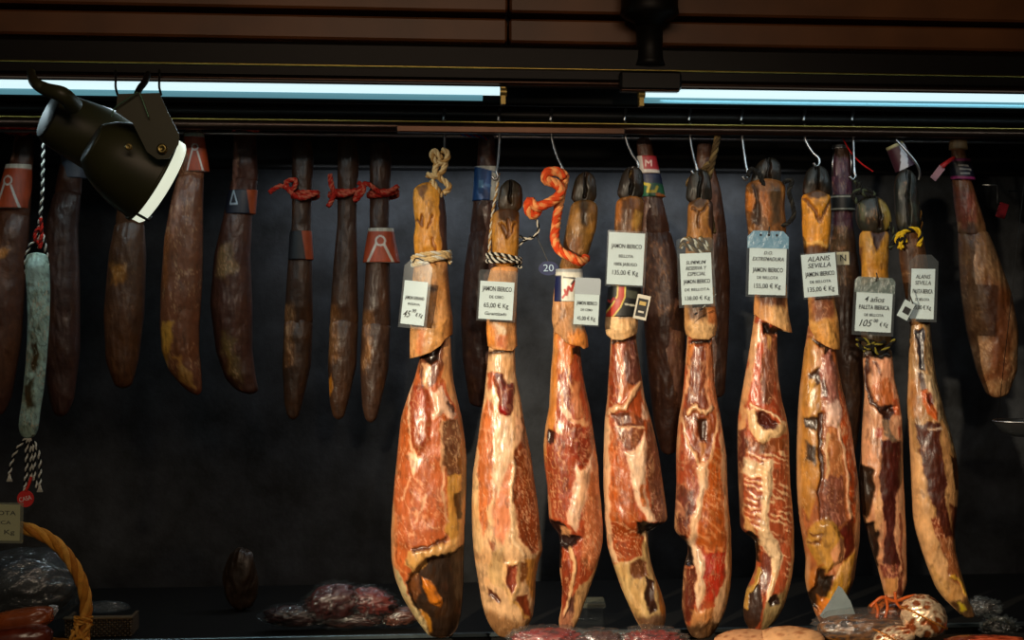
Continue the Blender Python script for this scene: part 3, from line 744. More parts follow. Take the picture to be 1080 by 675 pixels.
loft(h, 'meat', M_MEAT, 0, [(340, 584, 611), (370, 583, 612), (390, 581, 614), (410, 580, 617.5), (430, 579, 622), (450, 575, 625), (470, 573, 628), (490, 574, 631), (510, 577, 632), (530, 578, 634), (548, 579, 635.5), (556, 583, 636), (563, 590, 636), (574, 591, 635.5),
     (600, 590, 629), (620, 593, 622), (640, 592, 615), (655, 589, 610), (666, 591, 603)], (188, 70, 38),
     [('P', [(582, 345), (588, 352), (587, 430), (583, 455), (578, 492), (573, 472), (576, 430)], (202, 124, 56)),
      ('P', [(587, 352), (606, 366), (605, 376), (598, 392), (588, 394)], (222, 108, 38)), ('P', [(604, 366), (613, 366), (612, 376), (604, 374)], (34, 18, 12), {'h': -2}),  # near-black patch paints the shade below the cuff
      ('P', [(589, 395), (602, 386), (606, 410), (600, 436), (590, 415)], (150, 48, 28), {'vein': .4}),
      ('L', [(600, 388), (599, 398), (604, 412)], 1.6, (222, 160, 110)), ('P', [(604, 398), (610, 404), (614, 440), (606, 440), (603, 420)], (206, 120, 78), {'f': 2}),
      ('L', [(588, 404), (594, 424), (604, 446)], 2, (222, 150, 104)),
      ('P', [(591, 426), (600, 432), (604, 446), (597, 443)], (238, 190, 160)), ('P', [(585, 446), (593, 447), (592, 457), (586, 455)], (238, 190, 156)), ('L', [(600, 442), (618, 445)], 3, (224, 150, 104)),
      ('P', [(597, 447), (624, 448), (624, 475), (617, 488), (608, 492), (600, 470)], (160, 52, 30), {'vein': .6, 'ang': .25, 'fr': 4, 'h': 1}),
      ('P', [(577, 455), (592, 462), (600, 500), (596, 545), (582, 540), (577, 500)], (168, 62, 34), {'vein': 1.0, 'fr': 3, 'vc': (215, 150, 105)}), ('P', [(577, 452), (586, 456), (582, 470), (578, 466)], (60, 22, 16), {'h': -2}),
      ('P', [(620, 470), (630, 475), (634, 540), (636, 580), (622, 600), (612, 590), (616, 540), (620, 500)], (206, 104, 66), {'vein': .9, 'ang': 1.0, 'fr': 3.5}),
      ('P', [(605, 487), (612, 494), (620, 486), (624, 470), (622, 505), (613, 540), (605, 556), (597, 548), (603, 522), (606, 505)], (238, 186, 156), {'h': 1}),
      ('P', [(578, 545), (590, 545), (600, 560), (614, 562), (607, 572), (600, 580), (588, 574), (580, 564)], (42, 16, 13), {'h': -5}), ('P', [(590, 552), (600, 555), (600, 563), (592, 562)], (212, 146, 100)),  # near-black hole painted in for the dark background
      ('P', [(576, 560), (592, 572), (592, 600), (578, 600)], (30, 16, 12), {'h': -3}),  # notch darkened in colour as an unlit gap
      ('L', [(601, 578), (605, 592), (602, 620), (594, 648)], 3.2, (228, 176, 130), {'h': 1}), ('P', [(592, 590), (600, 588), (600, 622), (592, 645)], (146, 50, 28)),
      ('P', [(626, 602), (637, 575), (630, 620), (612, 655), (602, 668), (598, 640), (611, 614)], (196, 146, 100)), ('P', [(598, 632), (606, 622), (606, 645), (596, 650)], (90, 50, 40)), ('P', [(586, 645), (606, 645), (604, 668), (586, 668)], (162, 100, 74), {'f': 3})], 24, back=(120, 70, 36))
mb = MB(); OR3 = [(ORG, OPL)] * 5
rope_px(mb, [(596, 186, -.004), (588, 181, -.008), (577, 182, -.01), (576, 190, -.01), (585, 193, -.012), (592, 200, -.012), (588, 208, -.01), (578, 214, -.01), (566, 218, -.008), (559, 212, -.004), (557, 220, 0), (563, 227, .004), (570, 216, .006)], -0.012, 5.2, OR3, 5, 34, .2)
rope_px(mb, [(596, 184, 0), (592, 205, .01), (588, 225, .008), (586, 240, -.008), (585, 252, -.014), (590, 264, -.022), (602, 271, -.028), (612, 276, -.022), (618, 272, 0)], -0.012, 4.8, OR3, 5, 34, .2)
mb.build('rope', M_ROPE, h, np.array(h.location), label='thick orange rope flecked with white')
NAVY = (20, 28, 74)
band(h, 'paper_band', 0, [(284, 588, 612), (300, 587, 613), (318, 585.5, 614)], (215, 212, 205), [('P', [(580, 291), (591.5, 291), (591.5, 320), (580, 320)], NAVY, {'f': .4}), ('P', [(580, 280), (620, 280), (620, 288), (580, 287)], (150, 152, 158), {'f': .8}),
     ('L', [(594, 293), (606, 294)], 1.4, (60, 60, 66), {'f': .4}), ('L', [(593, 314), (596, 310), (595, 306)], 2.2, (190, 40, 30), {'f': .5}), ('L', [(597, 311), (599, 303), (602, 307), (605, 297)], 2.6, (190, 40, 30), {'f': .5}), ('L', [(602, 300), (605, 296)], 1.6, (30, 30, 34), {'f': .4})], 25, label='navy and white paper band with red mark')

# ---- H4
h = front(672, 176, 'fourth front ham, with a black label band crossed by a red ribbon')
loft(h, 'hoof', M_HOOF, 0, hoof_rows(668, 175, 664, 212, 14), (30, 24, 16), [('L', [(667, 176), (665, 204)], 2.5, (10, 8, 6), {'h': -4})], 31, dk=.7)
loft(h, 'trotter', M_SKIN, 0, [(206, 651, 680), (220, 649, 679), (236, 648, 678), (250, 648, 677), (290, 645, 674), (306, 643, 673)], (132, 82, 34),
     [('P', [(650, 212), (656, 214), (656, 236), (649, 236)], (196, 112, 42), {'f': 2}), ('P', [(668, 222), (678, 225), (672, 245), (666, 240)], (180, 130, 58), {'f': 2}), ('P', [(656, 212), (668, 212), (665, 245), (656, 245)], (96, 54, 22), {'f': 3})], 32)
loft(h, 'shank_skin', M_SKIN, 0, [(300, 643, 674), (320, 641, 673), (336, 639, 672), (348, 638, 672), (356, 640, 671)], (222, 176, 128), [('P', [(648, 318), (668, 318), (664, 338), (652, 338)], (128, 120, 118), {'f': 3}), ('P', [(640, 342), (668, 342), (668, 352), (642, 354)], (230, 186, 138), {'f': 3, 'h': 1})],
     33, yb=[(638, 352), (645, 358), (655, 358.5), (667, 354), (672, 351)], lip=0.2, grow=0.6, doff=2.5)
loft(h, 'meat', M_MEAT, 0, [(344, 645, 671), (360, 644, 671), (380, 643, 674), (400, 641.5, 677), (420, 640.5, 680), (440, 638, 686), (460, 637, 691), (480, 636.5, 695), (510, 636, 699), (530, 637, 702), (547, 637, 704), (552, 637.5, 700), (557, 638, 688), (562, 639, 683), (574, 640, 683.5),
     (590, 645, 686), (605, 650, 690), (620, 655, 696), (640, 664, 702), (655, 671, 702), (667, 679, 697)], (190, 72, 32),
     [('P', [(645, 356), (672, 352), (672, 362), (645, 362)], (50, 26, 18), {'h': -2, 'f': 2}), ('P', [(659, 358), (672, 356), (675, 390), (674, 408), (662, 406), (657, 380)], (104, 48, 42), {'vein': .6, 'vc': (190, 140, 125)}),  # first stroke: cuff shadow put into the colour
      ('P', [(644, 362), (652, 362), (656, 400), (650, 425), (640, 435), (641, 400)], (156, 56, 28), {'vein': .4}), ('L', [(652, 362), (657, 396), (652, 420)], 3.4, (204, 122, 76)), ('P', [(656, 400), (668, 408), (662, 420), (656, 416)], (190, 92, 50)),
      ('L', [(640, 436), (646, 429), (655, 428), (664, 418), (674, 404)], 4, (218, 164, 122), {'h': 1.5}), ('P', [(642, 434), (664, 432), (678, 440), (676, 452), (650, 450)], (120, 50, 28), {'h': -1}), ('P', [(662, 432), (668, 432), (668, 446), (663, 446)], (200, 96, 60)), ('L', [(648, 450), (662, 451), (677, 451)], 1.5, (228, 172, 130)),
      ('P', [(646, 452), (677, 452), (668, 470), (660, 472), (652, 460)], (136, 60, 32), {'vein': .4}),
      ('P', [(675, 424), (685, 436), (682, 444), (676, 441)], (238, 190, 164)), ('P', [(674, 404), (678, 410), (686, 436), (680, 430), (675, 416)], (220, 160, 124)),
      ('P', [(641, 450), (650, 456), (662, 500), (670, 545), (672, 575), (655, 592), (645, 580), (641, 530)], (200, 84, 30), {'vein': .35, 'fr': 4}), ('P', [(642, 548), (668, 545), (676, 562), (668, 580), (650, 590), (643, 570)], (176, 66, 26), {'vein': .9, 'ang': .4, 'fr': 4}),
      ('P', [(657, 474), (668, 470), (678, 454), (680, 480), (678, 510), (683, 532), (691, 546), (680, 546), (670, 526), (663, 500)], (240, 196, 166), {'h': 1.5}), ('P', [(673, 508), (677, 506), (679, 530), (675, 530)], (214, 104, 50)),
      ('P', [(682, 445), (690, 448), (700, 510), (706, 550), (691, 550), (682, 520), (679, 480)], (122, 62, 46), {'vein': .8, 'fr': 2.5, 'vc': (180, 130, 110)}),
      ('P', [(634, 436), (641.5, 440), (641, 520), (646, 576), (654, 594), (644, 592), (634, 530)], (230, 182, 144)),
      ('P', [(668, 546), (706, 549), (706, 575), (686, 580), (681, 566), (672, 560)], (24, 14, 10), {'h': -6}),  # notch painted near-black for the dark gap behind
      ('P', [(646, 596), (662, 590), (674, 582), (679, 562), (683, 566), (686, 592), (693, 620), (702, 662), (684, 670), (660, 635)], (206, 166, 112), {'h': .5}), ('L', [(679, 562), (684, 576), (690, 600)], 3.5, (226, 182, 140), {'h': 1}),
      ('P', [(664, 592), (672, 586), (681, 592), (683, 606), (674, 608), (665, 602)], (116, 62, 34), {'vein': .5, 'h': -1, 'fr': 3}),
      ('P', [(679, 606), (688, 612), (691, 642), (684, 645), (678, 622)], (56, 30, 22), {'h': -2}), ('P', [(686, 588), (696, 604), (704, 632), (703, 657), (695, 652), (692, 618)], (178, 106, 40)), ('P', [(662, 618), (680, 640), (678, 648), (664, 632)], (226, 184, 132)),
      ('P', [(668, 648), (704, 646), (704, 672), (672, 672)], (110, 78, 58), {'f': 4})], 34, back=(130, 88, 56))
band(h, 'label_band', 0, [(302, 643, 674), (322, 641, 673.5), (334, 640.5, 672)], (22, 22, 22), [('L', [(654, 300), (654, 312), (649, 322), (640, 334)], 7.0, (206, 48, 26), {'f': .5}), ('L', [(650.2, 300), (650, 312), (645, 321), (637, 332)], 1.2, (214, 190, 90), {'f': .4}), ('L', [(657.8, 300), (657.8, 313), (653, 324), (644, 336)], 1.2, (214, 190, 90), {'f': .4}),
     ('L', [(641, 317), (643, 319), (646, 315), (649, 317)], 1.8, (180, 30, 30), {'f': .5}), ('L', [(658, 321), (671, 323)], 1.4, (190, 186, 175), {'f': .4}), ('P', [(659, 306), (671, 308), (671, 316), (660, 314)], (70, 72, 62), {'f': .6})], 35, label='black label band with red ribbon')
mb = MB(); so = P(677, 324, -.035); s_ = depth(677, 324, -.035) / F
R_ = Matrix.Rotation(math.radians(12), 3, 'Y')
for (a, b, c, d, z, col) in ((-7, -13, 7, 13, 0, (205, 200, 185)), (-5.3, -10, 5.3, 9, .0006, (24, 24, 24)), (-3, -6, 3, -4, .0010, (200, 195, 180)), (-3.5, 2, 3.5, 6, .0010, (190, 160, 90))):
    V = np.array([[x * s_, -z - t, y * s_] for t in (0, -.0005) for x, y in ((a, b), (c, b), (c, d), (a, d))]) @ np.array(R_).T + so
    mb.add(V, [(0, 1, 2, 3), (7, 6, 5, 4), (0, 4, 5, 1), (1, 5, 6, 2), (2, 6, 7, 3), (3, 7, 4, 0)], lin(col))
alone(mb, 'label_card', M_LABEL, so, 'small black card with pale border beside the red-ribboned ham', 'label', smooth=False)
rope_part(h, 'rope', 0, [[(670, 178), (664, 184), (668, 194), (674, 190), (672, 180)], [(672, 186), (676, 210), (676, 235), (670, 248), (660, 243)]], 1.8, [BRN, BRN2], strands=2)

# ---- H5
h = front(735, 180, 'fifth front ham, brown twisted rope beside its hoof, red meat with white seam')
loft(h, 'hoof', M_HOOF, 0, hoof_rows(738, 178, 737, 216, 14), (34, 28, 18), [('L', [(738, 178), (737, 208)], 2.5, (12, 9, 7), {'h': -4})], 41, dk=.7)
loft(h, 'trotter', M_SKIN, 0, [(208, 727, 752), (222, 725, 752), (238, 725, 752), (252, 724, 752), (290, 721, 751), (322, 721, 753)], (168, 110, 48),
     [('P', [(746, 206), (756, 206), (754, 250), (748, 250), (746, 225)], (60, 34, 22), {'f': 2}), ('L', [(730, 222), (738, 226), (746, 216)], 2.5, (90, 52, 20), {'h': -1.5}), ('L', [(737, 226), (736, 240)], 2, (110, 62, 24), {'h': -1}), ('P', [(726, 208), (746, 208), (742, 220), (730, 220)], (74, 46, 22), {'f': 3})], 42)
loft(h, 'shank_skin', M_SKIN, 0, [(300, 722, 752), (322, 722, 753), (338, 722, 755), (350, 722, 755.5), (356, 724, 754)], (196, 146, 98),
     [('P', [(722, 318), (742, 318), (744, 336), (726, 338)], (92, 56, 30), {'f': 3}), ('P', [(742, 320), (756, 320), (754, 344), (746, 340)], (196, 110, 60), {'f': 3}), ('P', [(724, 342), (754, 340), (752, 356), (726, 356)], (212, 166, 116), {'f': 3, 'h': 1})],
     43, yb=[(722, 352), (728, 357), (746, 358), (753, 354), (756, 349)], lip=0.2, grow=.6, doff=2.5)
loft(h, 'meat', M_MEAT, 0, [(346, 725, 751), (362, 724.5, 751), (380, 723, 752.5), (400, 721.5, 753), (420, 719.5, 756), (440, 716, 760), (460, 714, 763), (480, 713, 766), (510, 713.5, 767), (530, 712.5, 768), (552, 711, 770), (560, 711.5, 771), (566, 717, 771), (572, 725, 771), (582, 726, 771.5),
     (600, 721, 771.5), (620, 720, 770), (640, 719, 766), (655, 722, 760), (666, 726, 754), (674, 732, 746)], (192, 70, 36),
     [('P', [(726, 356), (751, 355), (750, 364), (726, 364)], (34, 18, 13), {'h': -3, 'f': 2}), ('P', [(727, 362), (745, 362), (745, 432), (722, 438), (724, 400)], (132, 50, 28), {'vein': .5, 'vc': (200, 110, 70)}), ('P', [(725, 362), (731, 362), (727, 384), (724, 384)], (206, 110, 50)),  # first stroke darkens the meat as shadow below its cuff
      ('P', [(744, 362), (752, 362), (756, 420), (764, 470), (756, 450), (746, 420)], (206, 106, 66), {'vein': .5}), ('L', [(725, 385), (722, 415)], 2, (226, 160, 118)), ('L', [(745, 380), (744, 420), (748, 432)], 2, (226, 150, 108)),
      ('P', [(719, 432), (750, 428), (753, 452), (746, 478), (736, 490), (724, 470), (716, 450)], (148, 60, 28), {'h': -1, 'vein': .4}), ('P', [(733, 438), (742, 440), (742, 462), (735, 462)], (70, 30, 18), {'h': -2}), ('P', [(720, 452), (728, 450), (730, 468), (724, 466)], (206, 72, 30), {'f': 3}),
      ('L', [(724, 436), (732, 428), (742, 434), (748, 430)], 3, (228, 178, 136), {'h': 1.5}), ('L', [(717, 442), (722, 462), (731, 482), (736, 494)], 2.2, (232, 176, 132)), ('L', [(756, 436), (752, 456), (746, 480), (741, 494)], 2.2, (232, 176, 132)), ('P', [(735, 464), (741, 464), (740, 486), (735, 484)], (190, 120, 70)),
      ('P', [(713, 456), (722, 470), (732, 490), (730, 530), (724, 560), (712, 563)], (176, 66, 38), {'f': 2, 'vein': .4}), ('P', [(713, 510), (728, 515), (727, 548), (720, 566), (710, 564)], (112, 44, 34), {'vein': .4, 'f': 2}),
      ('P', [(742, 492), (752, 470), (758, 474), (760, 510), (765, 575), (758, 582), (744, 582), (732, 566), (736, 530)], (206, 88, 34), {'stripe': .55, 'ang': .7, 'fr': 8, 'vc': (232, 150, 95)}),
      ('P', [(741, 582), (762, 580), (759, 606), (753, 630), (742, 632), (739, 606)], (198, 44, 22), {'vein': .3}),
      ('P', [(731, 491), (737, 484), (745, 487), (742, 512), (734, 548), (733, 570), (741, 588), (739, 630), (733, 640), (731, 605), (728, 582), (724, 568), (728, 540), (734, 512)], (240, 196, 164), {'h': 1.3}),
      ('P', [(757, 440), (762, 440), (768, 500), (774, 560), (774, 640), (758, 676), (730, 676), (746, 655), (750, 632), (760, 612), (764, 570), (758, 500)], (222, 168, 126)), ('P', [(766, 510), (776, 510), (776, 640), (760, 672), (765, 600)], (178, 118, 66), {'f': 2}),
      ('P', [(708, 563), (722, 562), (729, 576), (730, 594), (722, 596), (712, 584)], (28, 16, 12), {'h': -5}), ('P', [(720, 598), (730, 596), (733, 624), (727, 652), (718, 656)], (108, 36, 22), {'h': -1}),  # first stroke paints the notch as dark background
      ('P', [(727, 640), (748, 636), (752, 648), (742, 662), (727, 662)], (192, 126, 76), {'f': 2, 'h': 1}), ('L', [(738, 636), (750, 634)], 2.5, (200, 80, 50)), ('P', [(722, 658), (762, 650), (756, 680), (724, 680)], (92, 62, 40), {'f': 4})], 44, back=(140, 90, 50))
rope_part(h, 'rope', .008, [[(757, 143), (754, 158), (750, 176), (746, 192), (744, 206), (748, 222), (752, 246)], [(748, 172), (740, 182), (733, 192), (726, 196), (730, 188), (738, 186), (748, 196)]], 3.6, [BRN, BRN2, BRN], pitch=22, label='brown twisted rope')
rope_part(h, 'shank_cord', -.035, [[(718, 262), (722, 252), (736, 256), (750, 264)], [(719, 256), (730, 262), (744, 268)], [(726, 250), (738, 262)], [(738, 250), (748, 260)]], 2.2, [BRN2, WHT, BRN], pitch=12, label='brown and white cord round the shank')
mb = MB(); q = [P(752, 313, -.05), P(744, 322, -.052), P(735, 330, -.05), P(727, 337, -.045)]; q = smooth_path(q); s_ = depth(740, 325, -.05) / F
w0 = np.array([.35, 0, .3]) * 7.5 * s_ * 1.5
V = np.array([[p - w0, p + w0] for p in q]); V2 = V + np.array([0, .0008, 0]); mb.grid(V, lin((205, 202, 190))); mb.grid(V2[:, ::-1], lin((205, 202, 190)))
for a in (0.3, 0.5, .72):
    p = q[int(a * (len(q) - 1))] + np.array([0, -.0012, 0]); mb.tube([p - w0 * .35, p + w0 * .35], 1.0 * s_, lin((40, 40, 40)), seg=5)
mb.build('paper_ribbon', M_LABEL, h, np.array(h.location), smooth=False, label='white printed paper strip')

# ---- H6
h = front(787, 184, 'sixth front ham, striped with white fat, under the bluish tag with three holes')
loft(h, 'hoof', M_HOOF, 0, hoof_rows(812, 166, 806, 200, 16), (30, 24, 15), [('L', [(811, 168), (808, 196)], 3, (10, 8, 6), {'h': -4})], 51, dk=.7)
loft(h, 'trotter', M_SKIN, 0, [(188, 788, 828), (204, 786, 828), (220, 786, 827), (236, 788, 829), (260, 791, 828), (314, 795, 829)], (132, 78, 30),
     [('P', [(785, 204), (793, 206), (793, 224), (786, 222)], (226, 120, 34), {'f': 1.5}), ('P', [(798, 200), (809, 206), (808, 232), (801, 228)], (186, 100, 44), {'f': 2.5}), ('P', [(793, 190), (799, 198), (799, 236), (792, 238)], (60, 34, 16), {'f': 2, 'h': -2}), ('P', [(810, 196), (822, 200), (820, 236), (810, 238)], (84, 58, 32), {'f': 3}), ('P', [(822, 196), (830, 196), (828, 210), (823, 212)], (180, 108, 40), {'f': 2})], 52)
loft(h, 'shank_skin', M_SKIN, 0, [(296, 797, 828), (316, 796, 829), (330, 795, 831), (342, 795, 834)], (204, 142, 88),
     [('P', [(796, 310), (828, 310), (824, 324), (800, 322)], (110, 58, 34), {'f': 3}), ('P', [(815, 312), (822, 312), (820, 330), (815, 328)], (70, 40, 26), {'f': 2.5}), ('P', [(808, 324), (830, 326), (834, 350), (812, 342)], (218, 166, 112), {'f': 3, 'h': 1.5})],
     53, yb=[(795, 332), (800, 337), (812, 343), (824, 348.5), (834, 351)], lip=0.2, grow=.6, doff=3.0)
loft(h, 'meat', M_MEAT, 0, [(322, 797, 822), (340, 794.5, 820), (352, 793, 819.5), (380, 788.5, 819.5), (400, 785, 821), (420, 781.5, 824), (440, 778.5, 829), (455, 778, 831.5), (480, 778, 832), (510, 779, 833), (530, 780, 835), (557, 781, 837), (563, 786, 837), (569, 796, 837), (584, 798, 837.5),
     (600, 797, 836), (612, 792, 834), (622, 787, 831.5), (640, 784, 826), (655, 785, 817), (666, 792, 806)], (196, 74, 42),
     [('P', [(801, 338), (822, 346), (819, 358), (803, 354)], (26, 14, 10), {'h': -3}), ('P', [(802, 352), (820, 352), (820, 400), (816, 424), (802, 422), (799, 400)], (140, 68, 46), {'vein': .8, 'fr': 3, 'vc': (205, 140, 110)}), ('P', [(806, 352), (812, 356), (811, 372), (807, 368)], (200, 140, 80)),  # first stroke is painted shade in the recess under the flap
      ('P', [(791, 340), (801, 340), (799, 370), (790, 408), (784, 436), (780, 470), (776, 470), (780, 420), (788, 380)], (214, 156, 112)), ('P', [(797, 360), (802, 360), (800, 400), (796, 424), (788, 428), (792, 395)], (214, 72, 28), {'f': 1.5}),
      ('P', [(814, 400), (822, 402), (828, 440), (818, 444), (810, 424)], (170, 60, 34), {'vein': .4}), ('P', [(817, 372), (820, 372), (823, 415), (818, 410)], (222, 160, 128)),
      ('P', [(784, 432), (792, 430), (812, 446), (828, 446), (826, 456), (814, 462), (796, 464), (787, 452)], (236, 190, 140), {'h': 1.5}), ('P', [(794, 432), (802, 434), (816, 446), (813, 453), (802, 450), (795, 442)], (92, 30, 20), {'h': -3}), ('L', [(790, 427), (808, 435), (824, 446), (831, 449)], 1.8, (240, 200, 160), {'h': 1}),
      ('P', [(781, 458), (796, 464), (828, 462), (832, 478), (780, 480)], (150, 66, 30), {'vein': .6, 'ang': 1.4}), ('P', [(796, 464), (804, 462), (803, 476), (797, 476)], (110, 60, 26)), ('P', [(776, 452), (783, 450), (785, 540), (784, 562), (777, 562)], (110, 40, 30), {'f': 1.5}),
      ('P', [(785, 476), (832, 474), (837, 560), (833, 600), (822, 622), (812, 600), (806, 572), (800, 560), (784, 556)], (190, 78, 46), {'stripe': 1.15, 'ang': .36, 'fr': 6.2, 'vc': (240, 186, 142)}),
      ('P', [(783, 482), (800, 486), (799, 500), (783, 498)], (226, 190, 155), {'f': 2}), ('P', [(798, 486), (812, 482), (811, 510), (805, 540), (808, 558), (818, 570), (824, 584), (818, 602), (810, 630), (806, 630), (811, 604), (810, 590), (800, 572), (797, 556), (800, 520)], (240, 200, 160), {'h': 1.4}),
      ('P', [(802, 578), (810, 586), (810, 604), (805, 626), (799, 618), (798, 596)], (124, 46, 30), {'vein': .3}),
      ('P', [(833, 500), (840, 500), (841, 600), (830, 650), (812, 672), (800, 672), (806, 640), (822, 626), (832, 595)], (196, 148, 100)), ('P', [(806, 630), (826, 618), (828, 640), (812, 668), (798, 668)], (152, 126, 86), {'f': 2}), ('P', [(808, 628), (818, 622), (820, 632), (810, 636)], (40, 22, 16), {'h': -2}),
      ('P', [(776, 560), (792, 558), (800, 566), (800, 590), (788, 594), (776, 584)], (22, 14, 10), {'h': -6}), ('P', [(783, 622), (799, 612), (803, 640), (794, 664), (783, 660)], (54, 32, 24), {'h': -1}), ('L', [(799, 598), (796, 612), (787, 626), (786, 640)], 2.6, (186, 140, 62), {'h': 1}), ('P', [(784, 540), (797, 560), (794, 560), (784, 556)], (206, 150, 96))], 54, back=(130, 90, 54))  # first stroke blackens the notch to read as unlit background
rope_part(h, 'hanging_cord', -.02, [[(789, 186), (792, 178), (800, 184), (806, 196)]], 2.4, [BLK], pitch=14, label='black cord')
rope_part(h, 'rope', -.02, [[(826, 192), (836, 190), (832, 202), (836, 216), (837, 228), (830, 236), (820, 239)]], 2.4, [BLK, BLK, lin((46, 42, 36))], pitch=14, label='black cord')

# ---- H7
h = front(862, 176, 'seventh front ham, brownish with dark patches, under the handwritten two-line tag')
loft(h, 'hoof', M_HOOF, 0, hoof_rows(862, 174, 861, 211, 15), (24, 20, 15), [('L', [(861, 176), (861, 204)], 2.5, (9, 8, 6), {'h': -4})], 61, dk=.7)
loft(h, 'trotter', M_SKIN, 0, [(200, 848, 874), (208, 845, 876), (224, 845, 876), (240, 846, 876), (256, 847, 874), (266, 848, 873), (316, 852, 876)], (204, 132, 38),
     [('L', [(848, 210), (858, 224), (862, 236), (868, 222), (875, 212)], 3, (120, 66, 18), {'h': -1.5}), ('L', [(846, 257), (872, 258)], 2.5, (226, 170, 90)), ('P', [(846, 260), (876, 260), (876, 320), (846, 320)], (90, 52, 26), {'f': 2}), ('P', [(848, 200), (874, 200), (870, 210), (852, 210)], (80, 48, 18), {'f': 2})], 62)
loft(h, 'shank_skin', M_SKIN, 0, [(304, 852, 877), (318, 852, 879), (335, 853, 883), (352, 853, 884), (362, 855, 884)], (206, 144, 76),
     [('P', [(852, 310), (880, 310), (878, 330), (870, 340), (856, 338)], (128, 66, 42), {'f': 4}), ('P', [(854, 338), (872, 340), (882, 362), (868, 362), (856, 354)], (216, 156, 84), {'f': 4, 'h': 1.2})],
     63, yb=[(852, 350), (858, 358), (868, 365), (876, 368), (885, 369)], lip=0.2, grow=.6, doff=3.0)
loft(h, 'meat', M_MEAT, 0, [(340, 853, 880), (360, 850, 881), (370, 848, 881.5), (390, 846, 884), (410, 843.5, 888), (430, 842, 893), (450, 841, 897), (480, 840, 901), (510, 840, 905), (530, 841, 906), (550, 843, 906.5), (570, 847, 906), (590, 850, 903),
     (610, 849, 900.5), (622, 851, 896), (640, 857, 890), (652, 862, 885), (662, 868, 878)], (172, 88, 50),
     [('P', [(845, 365), (856, 352), (862, 380), (862, 425), (859, 505), (850, 545), (838, 530), (838, 440)], (182, 122, 54), {'h': .5}), ('P', [(852, 354), (866, 362), (876, 370), (882, 372), (870, 374), (862, 366)], (28, 15, 11), {'h': -3}), ('P', [(856, 366), (866, 366), (864, 392), (858, 384)], (206, 146, 112)),  # second stroke paints the shadow beneath the cuff edge
      ('P', [(850, 396), (862, 386), (864, 398), (856, 408), (849, 418)], (62, 34, 20), {'h': -1.5}), ('P', [(845, 438), (860, 440), (858, 454), (846, 450)], (52, 32, 18), {'h': -1}), ('P', [(845, 464), (857, 470), (855, 490), (845, 484)], (56, 34, 18), {'f': 2}), ('P', [(850, 402), (856, 400), (854, 432), (850, 440)], (206, 150, 72)),
      ('P', [(862, 372), (874, 370), (881, 398), (882, 418), (872, 430), (862, 420)], (166, 100, 90), {'vein': .7, 'fr': 3, 'vc': (214, 160, 150), 'h': 1.5}), ('P', [(862, 400), (868, 402), (866, 420), (862, 416)], (96, 40, 34)),
      ('P', [(864, 426), (882, 420), (885, 440), (879, 452), (868, 448)], (238, 192, 178), {'h': 1}), ('P', [(882, 410), (890, 416), (901, 480), (904, 520), (900, 550), (890, 552), (886, 500), (883, 460)], (200, 74, 34), {'vein': .8, 'fr': 3.5}),
      ('P', [(868, 450), (878, 452), (883, 480), (884, 520), (872, 520), (864, 500)], (184, 106, 58), {'vein': .6, 'fr': 3.5, 'vc': (222, 160, 110)}), ('L', [(880, 446), (886, 480), (889, 520), (892, 545)], 2.6, (232, 180, 146), {'h': .6}), ('L', [(861, 436), (861, 480), (860, 545)], 3.6, (76, 30, 16), {'h': -1.5}), ('L', [(868, 456), (866, 500)], 1.8, (230, 180, 130)),
      ('P', [(862, 500), (882, 498), (888, 545), (876, 556), (858, 548)], (132, 62, 46), {'vein': .7, 'fr': 3, 'vc': (196, 130, 108)}),
      ('P', [(897, 446), (906, 480), (910, 560), (904, 596), (895, 600), (898, 545), (900, 500)], (220, 158, 116)),
      ('P', [(878, 560), (894, 540), (898, 575), (888, 590), (880, 584)], (104, 28, 18), {'f': 2}),
      ('P', [(849, 556), (856, 545), (866, 542), (878, 552), (884, 564), (880, 590), (866, 602), (858, 592), (850, 574)], (182, 128, 54), {'h': 3}), ('L', [(852, 560), (862, 560), (860, 568), (852, 570)], 2, (110, 60, 22), {'h': -1}), ('P', [(869, 578), (882, 562), (886, 576), (876, 602)], (206, 138, 96)),
      ('P', [(862, 594), (868, 604), (874, 602), (870, 630), (866, 645), (850, 636), (856, 606)], (34, 22, 14), {'h': -4}), ('P', [(848, 602), (864, 590), (859, 612), (849, 624)], (186, 108, 46), {'h': 1}),  # first stroke is painted darkness between the lobes
      ('P', [(884, 588), (900, 578), (898, 612), (886, 642), (872, 654), (862, 642), (872, 618), (876, 602)], (190, 134, 46), {'h': 1}), ('P', [(884, 590), (892, 585), (890, 610), (882, 616)], (208, 150, 84), {'f': 2}), ('P', [(861, 628), (873, 630), (870, 648), (862, 646)], (218, 112, 30), {'f': 2, 'h': 1}), ('P', [(898, 588), (906, 586), (900, 625), (884, 656), (876, 660), (888, 636)], (108, 64, 30), {'f': 2}), ('P', [(864, 648), (884, 650), (878, 666), (866, 666)], (60, 38, 24), {'f': 2})], 64, back=(110, 76, 36))

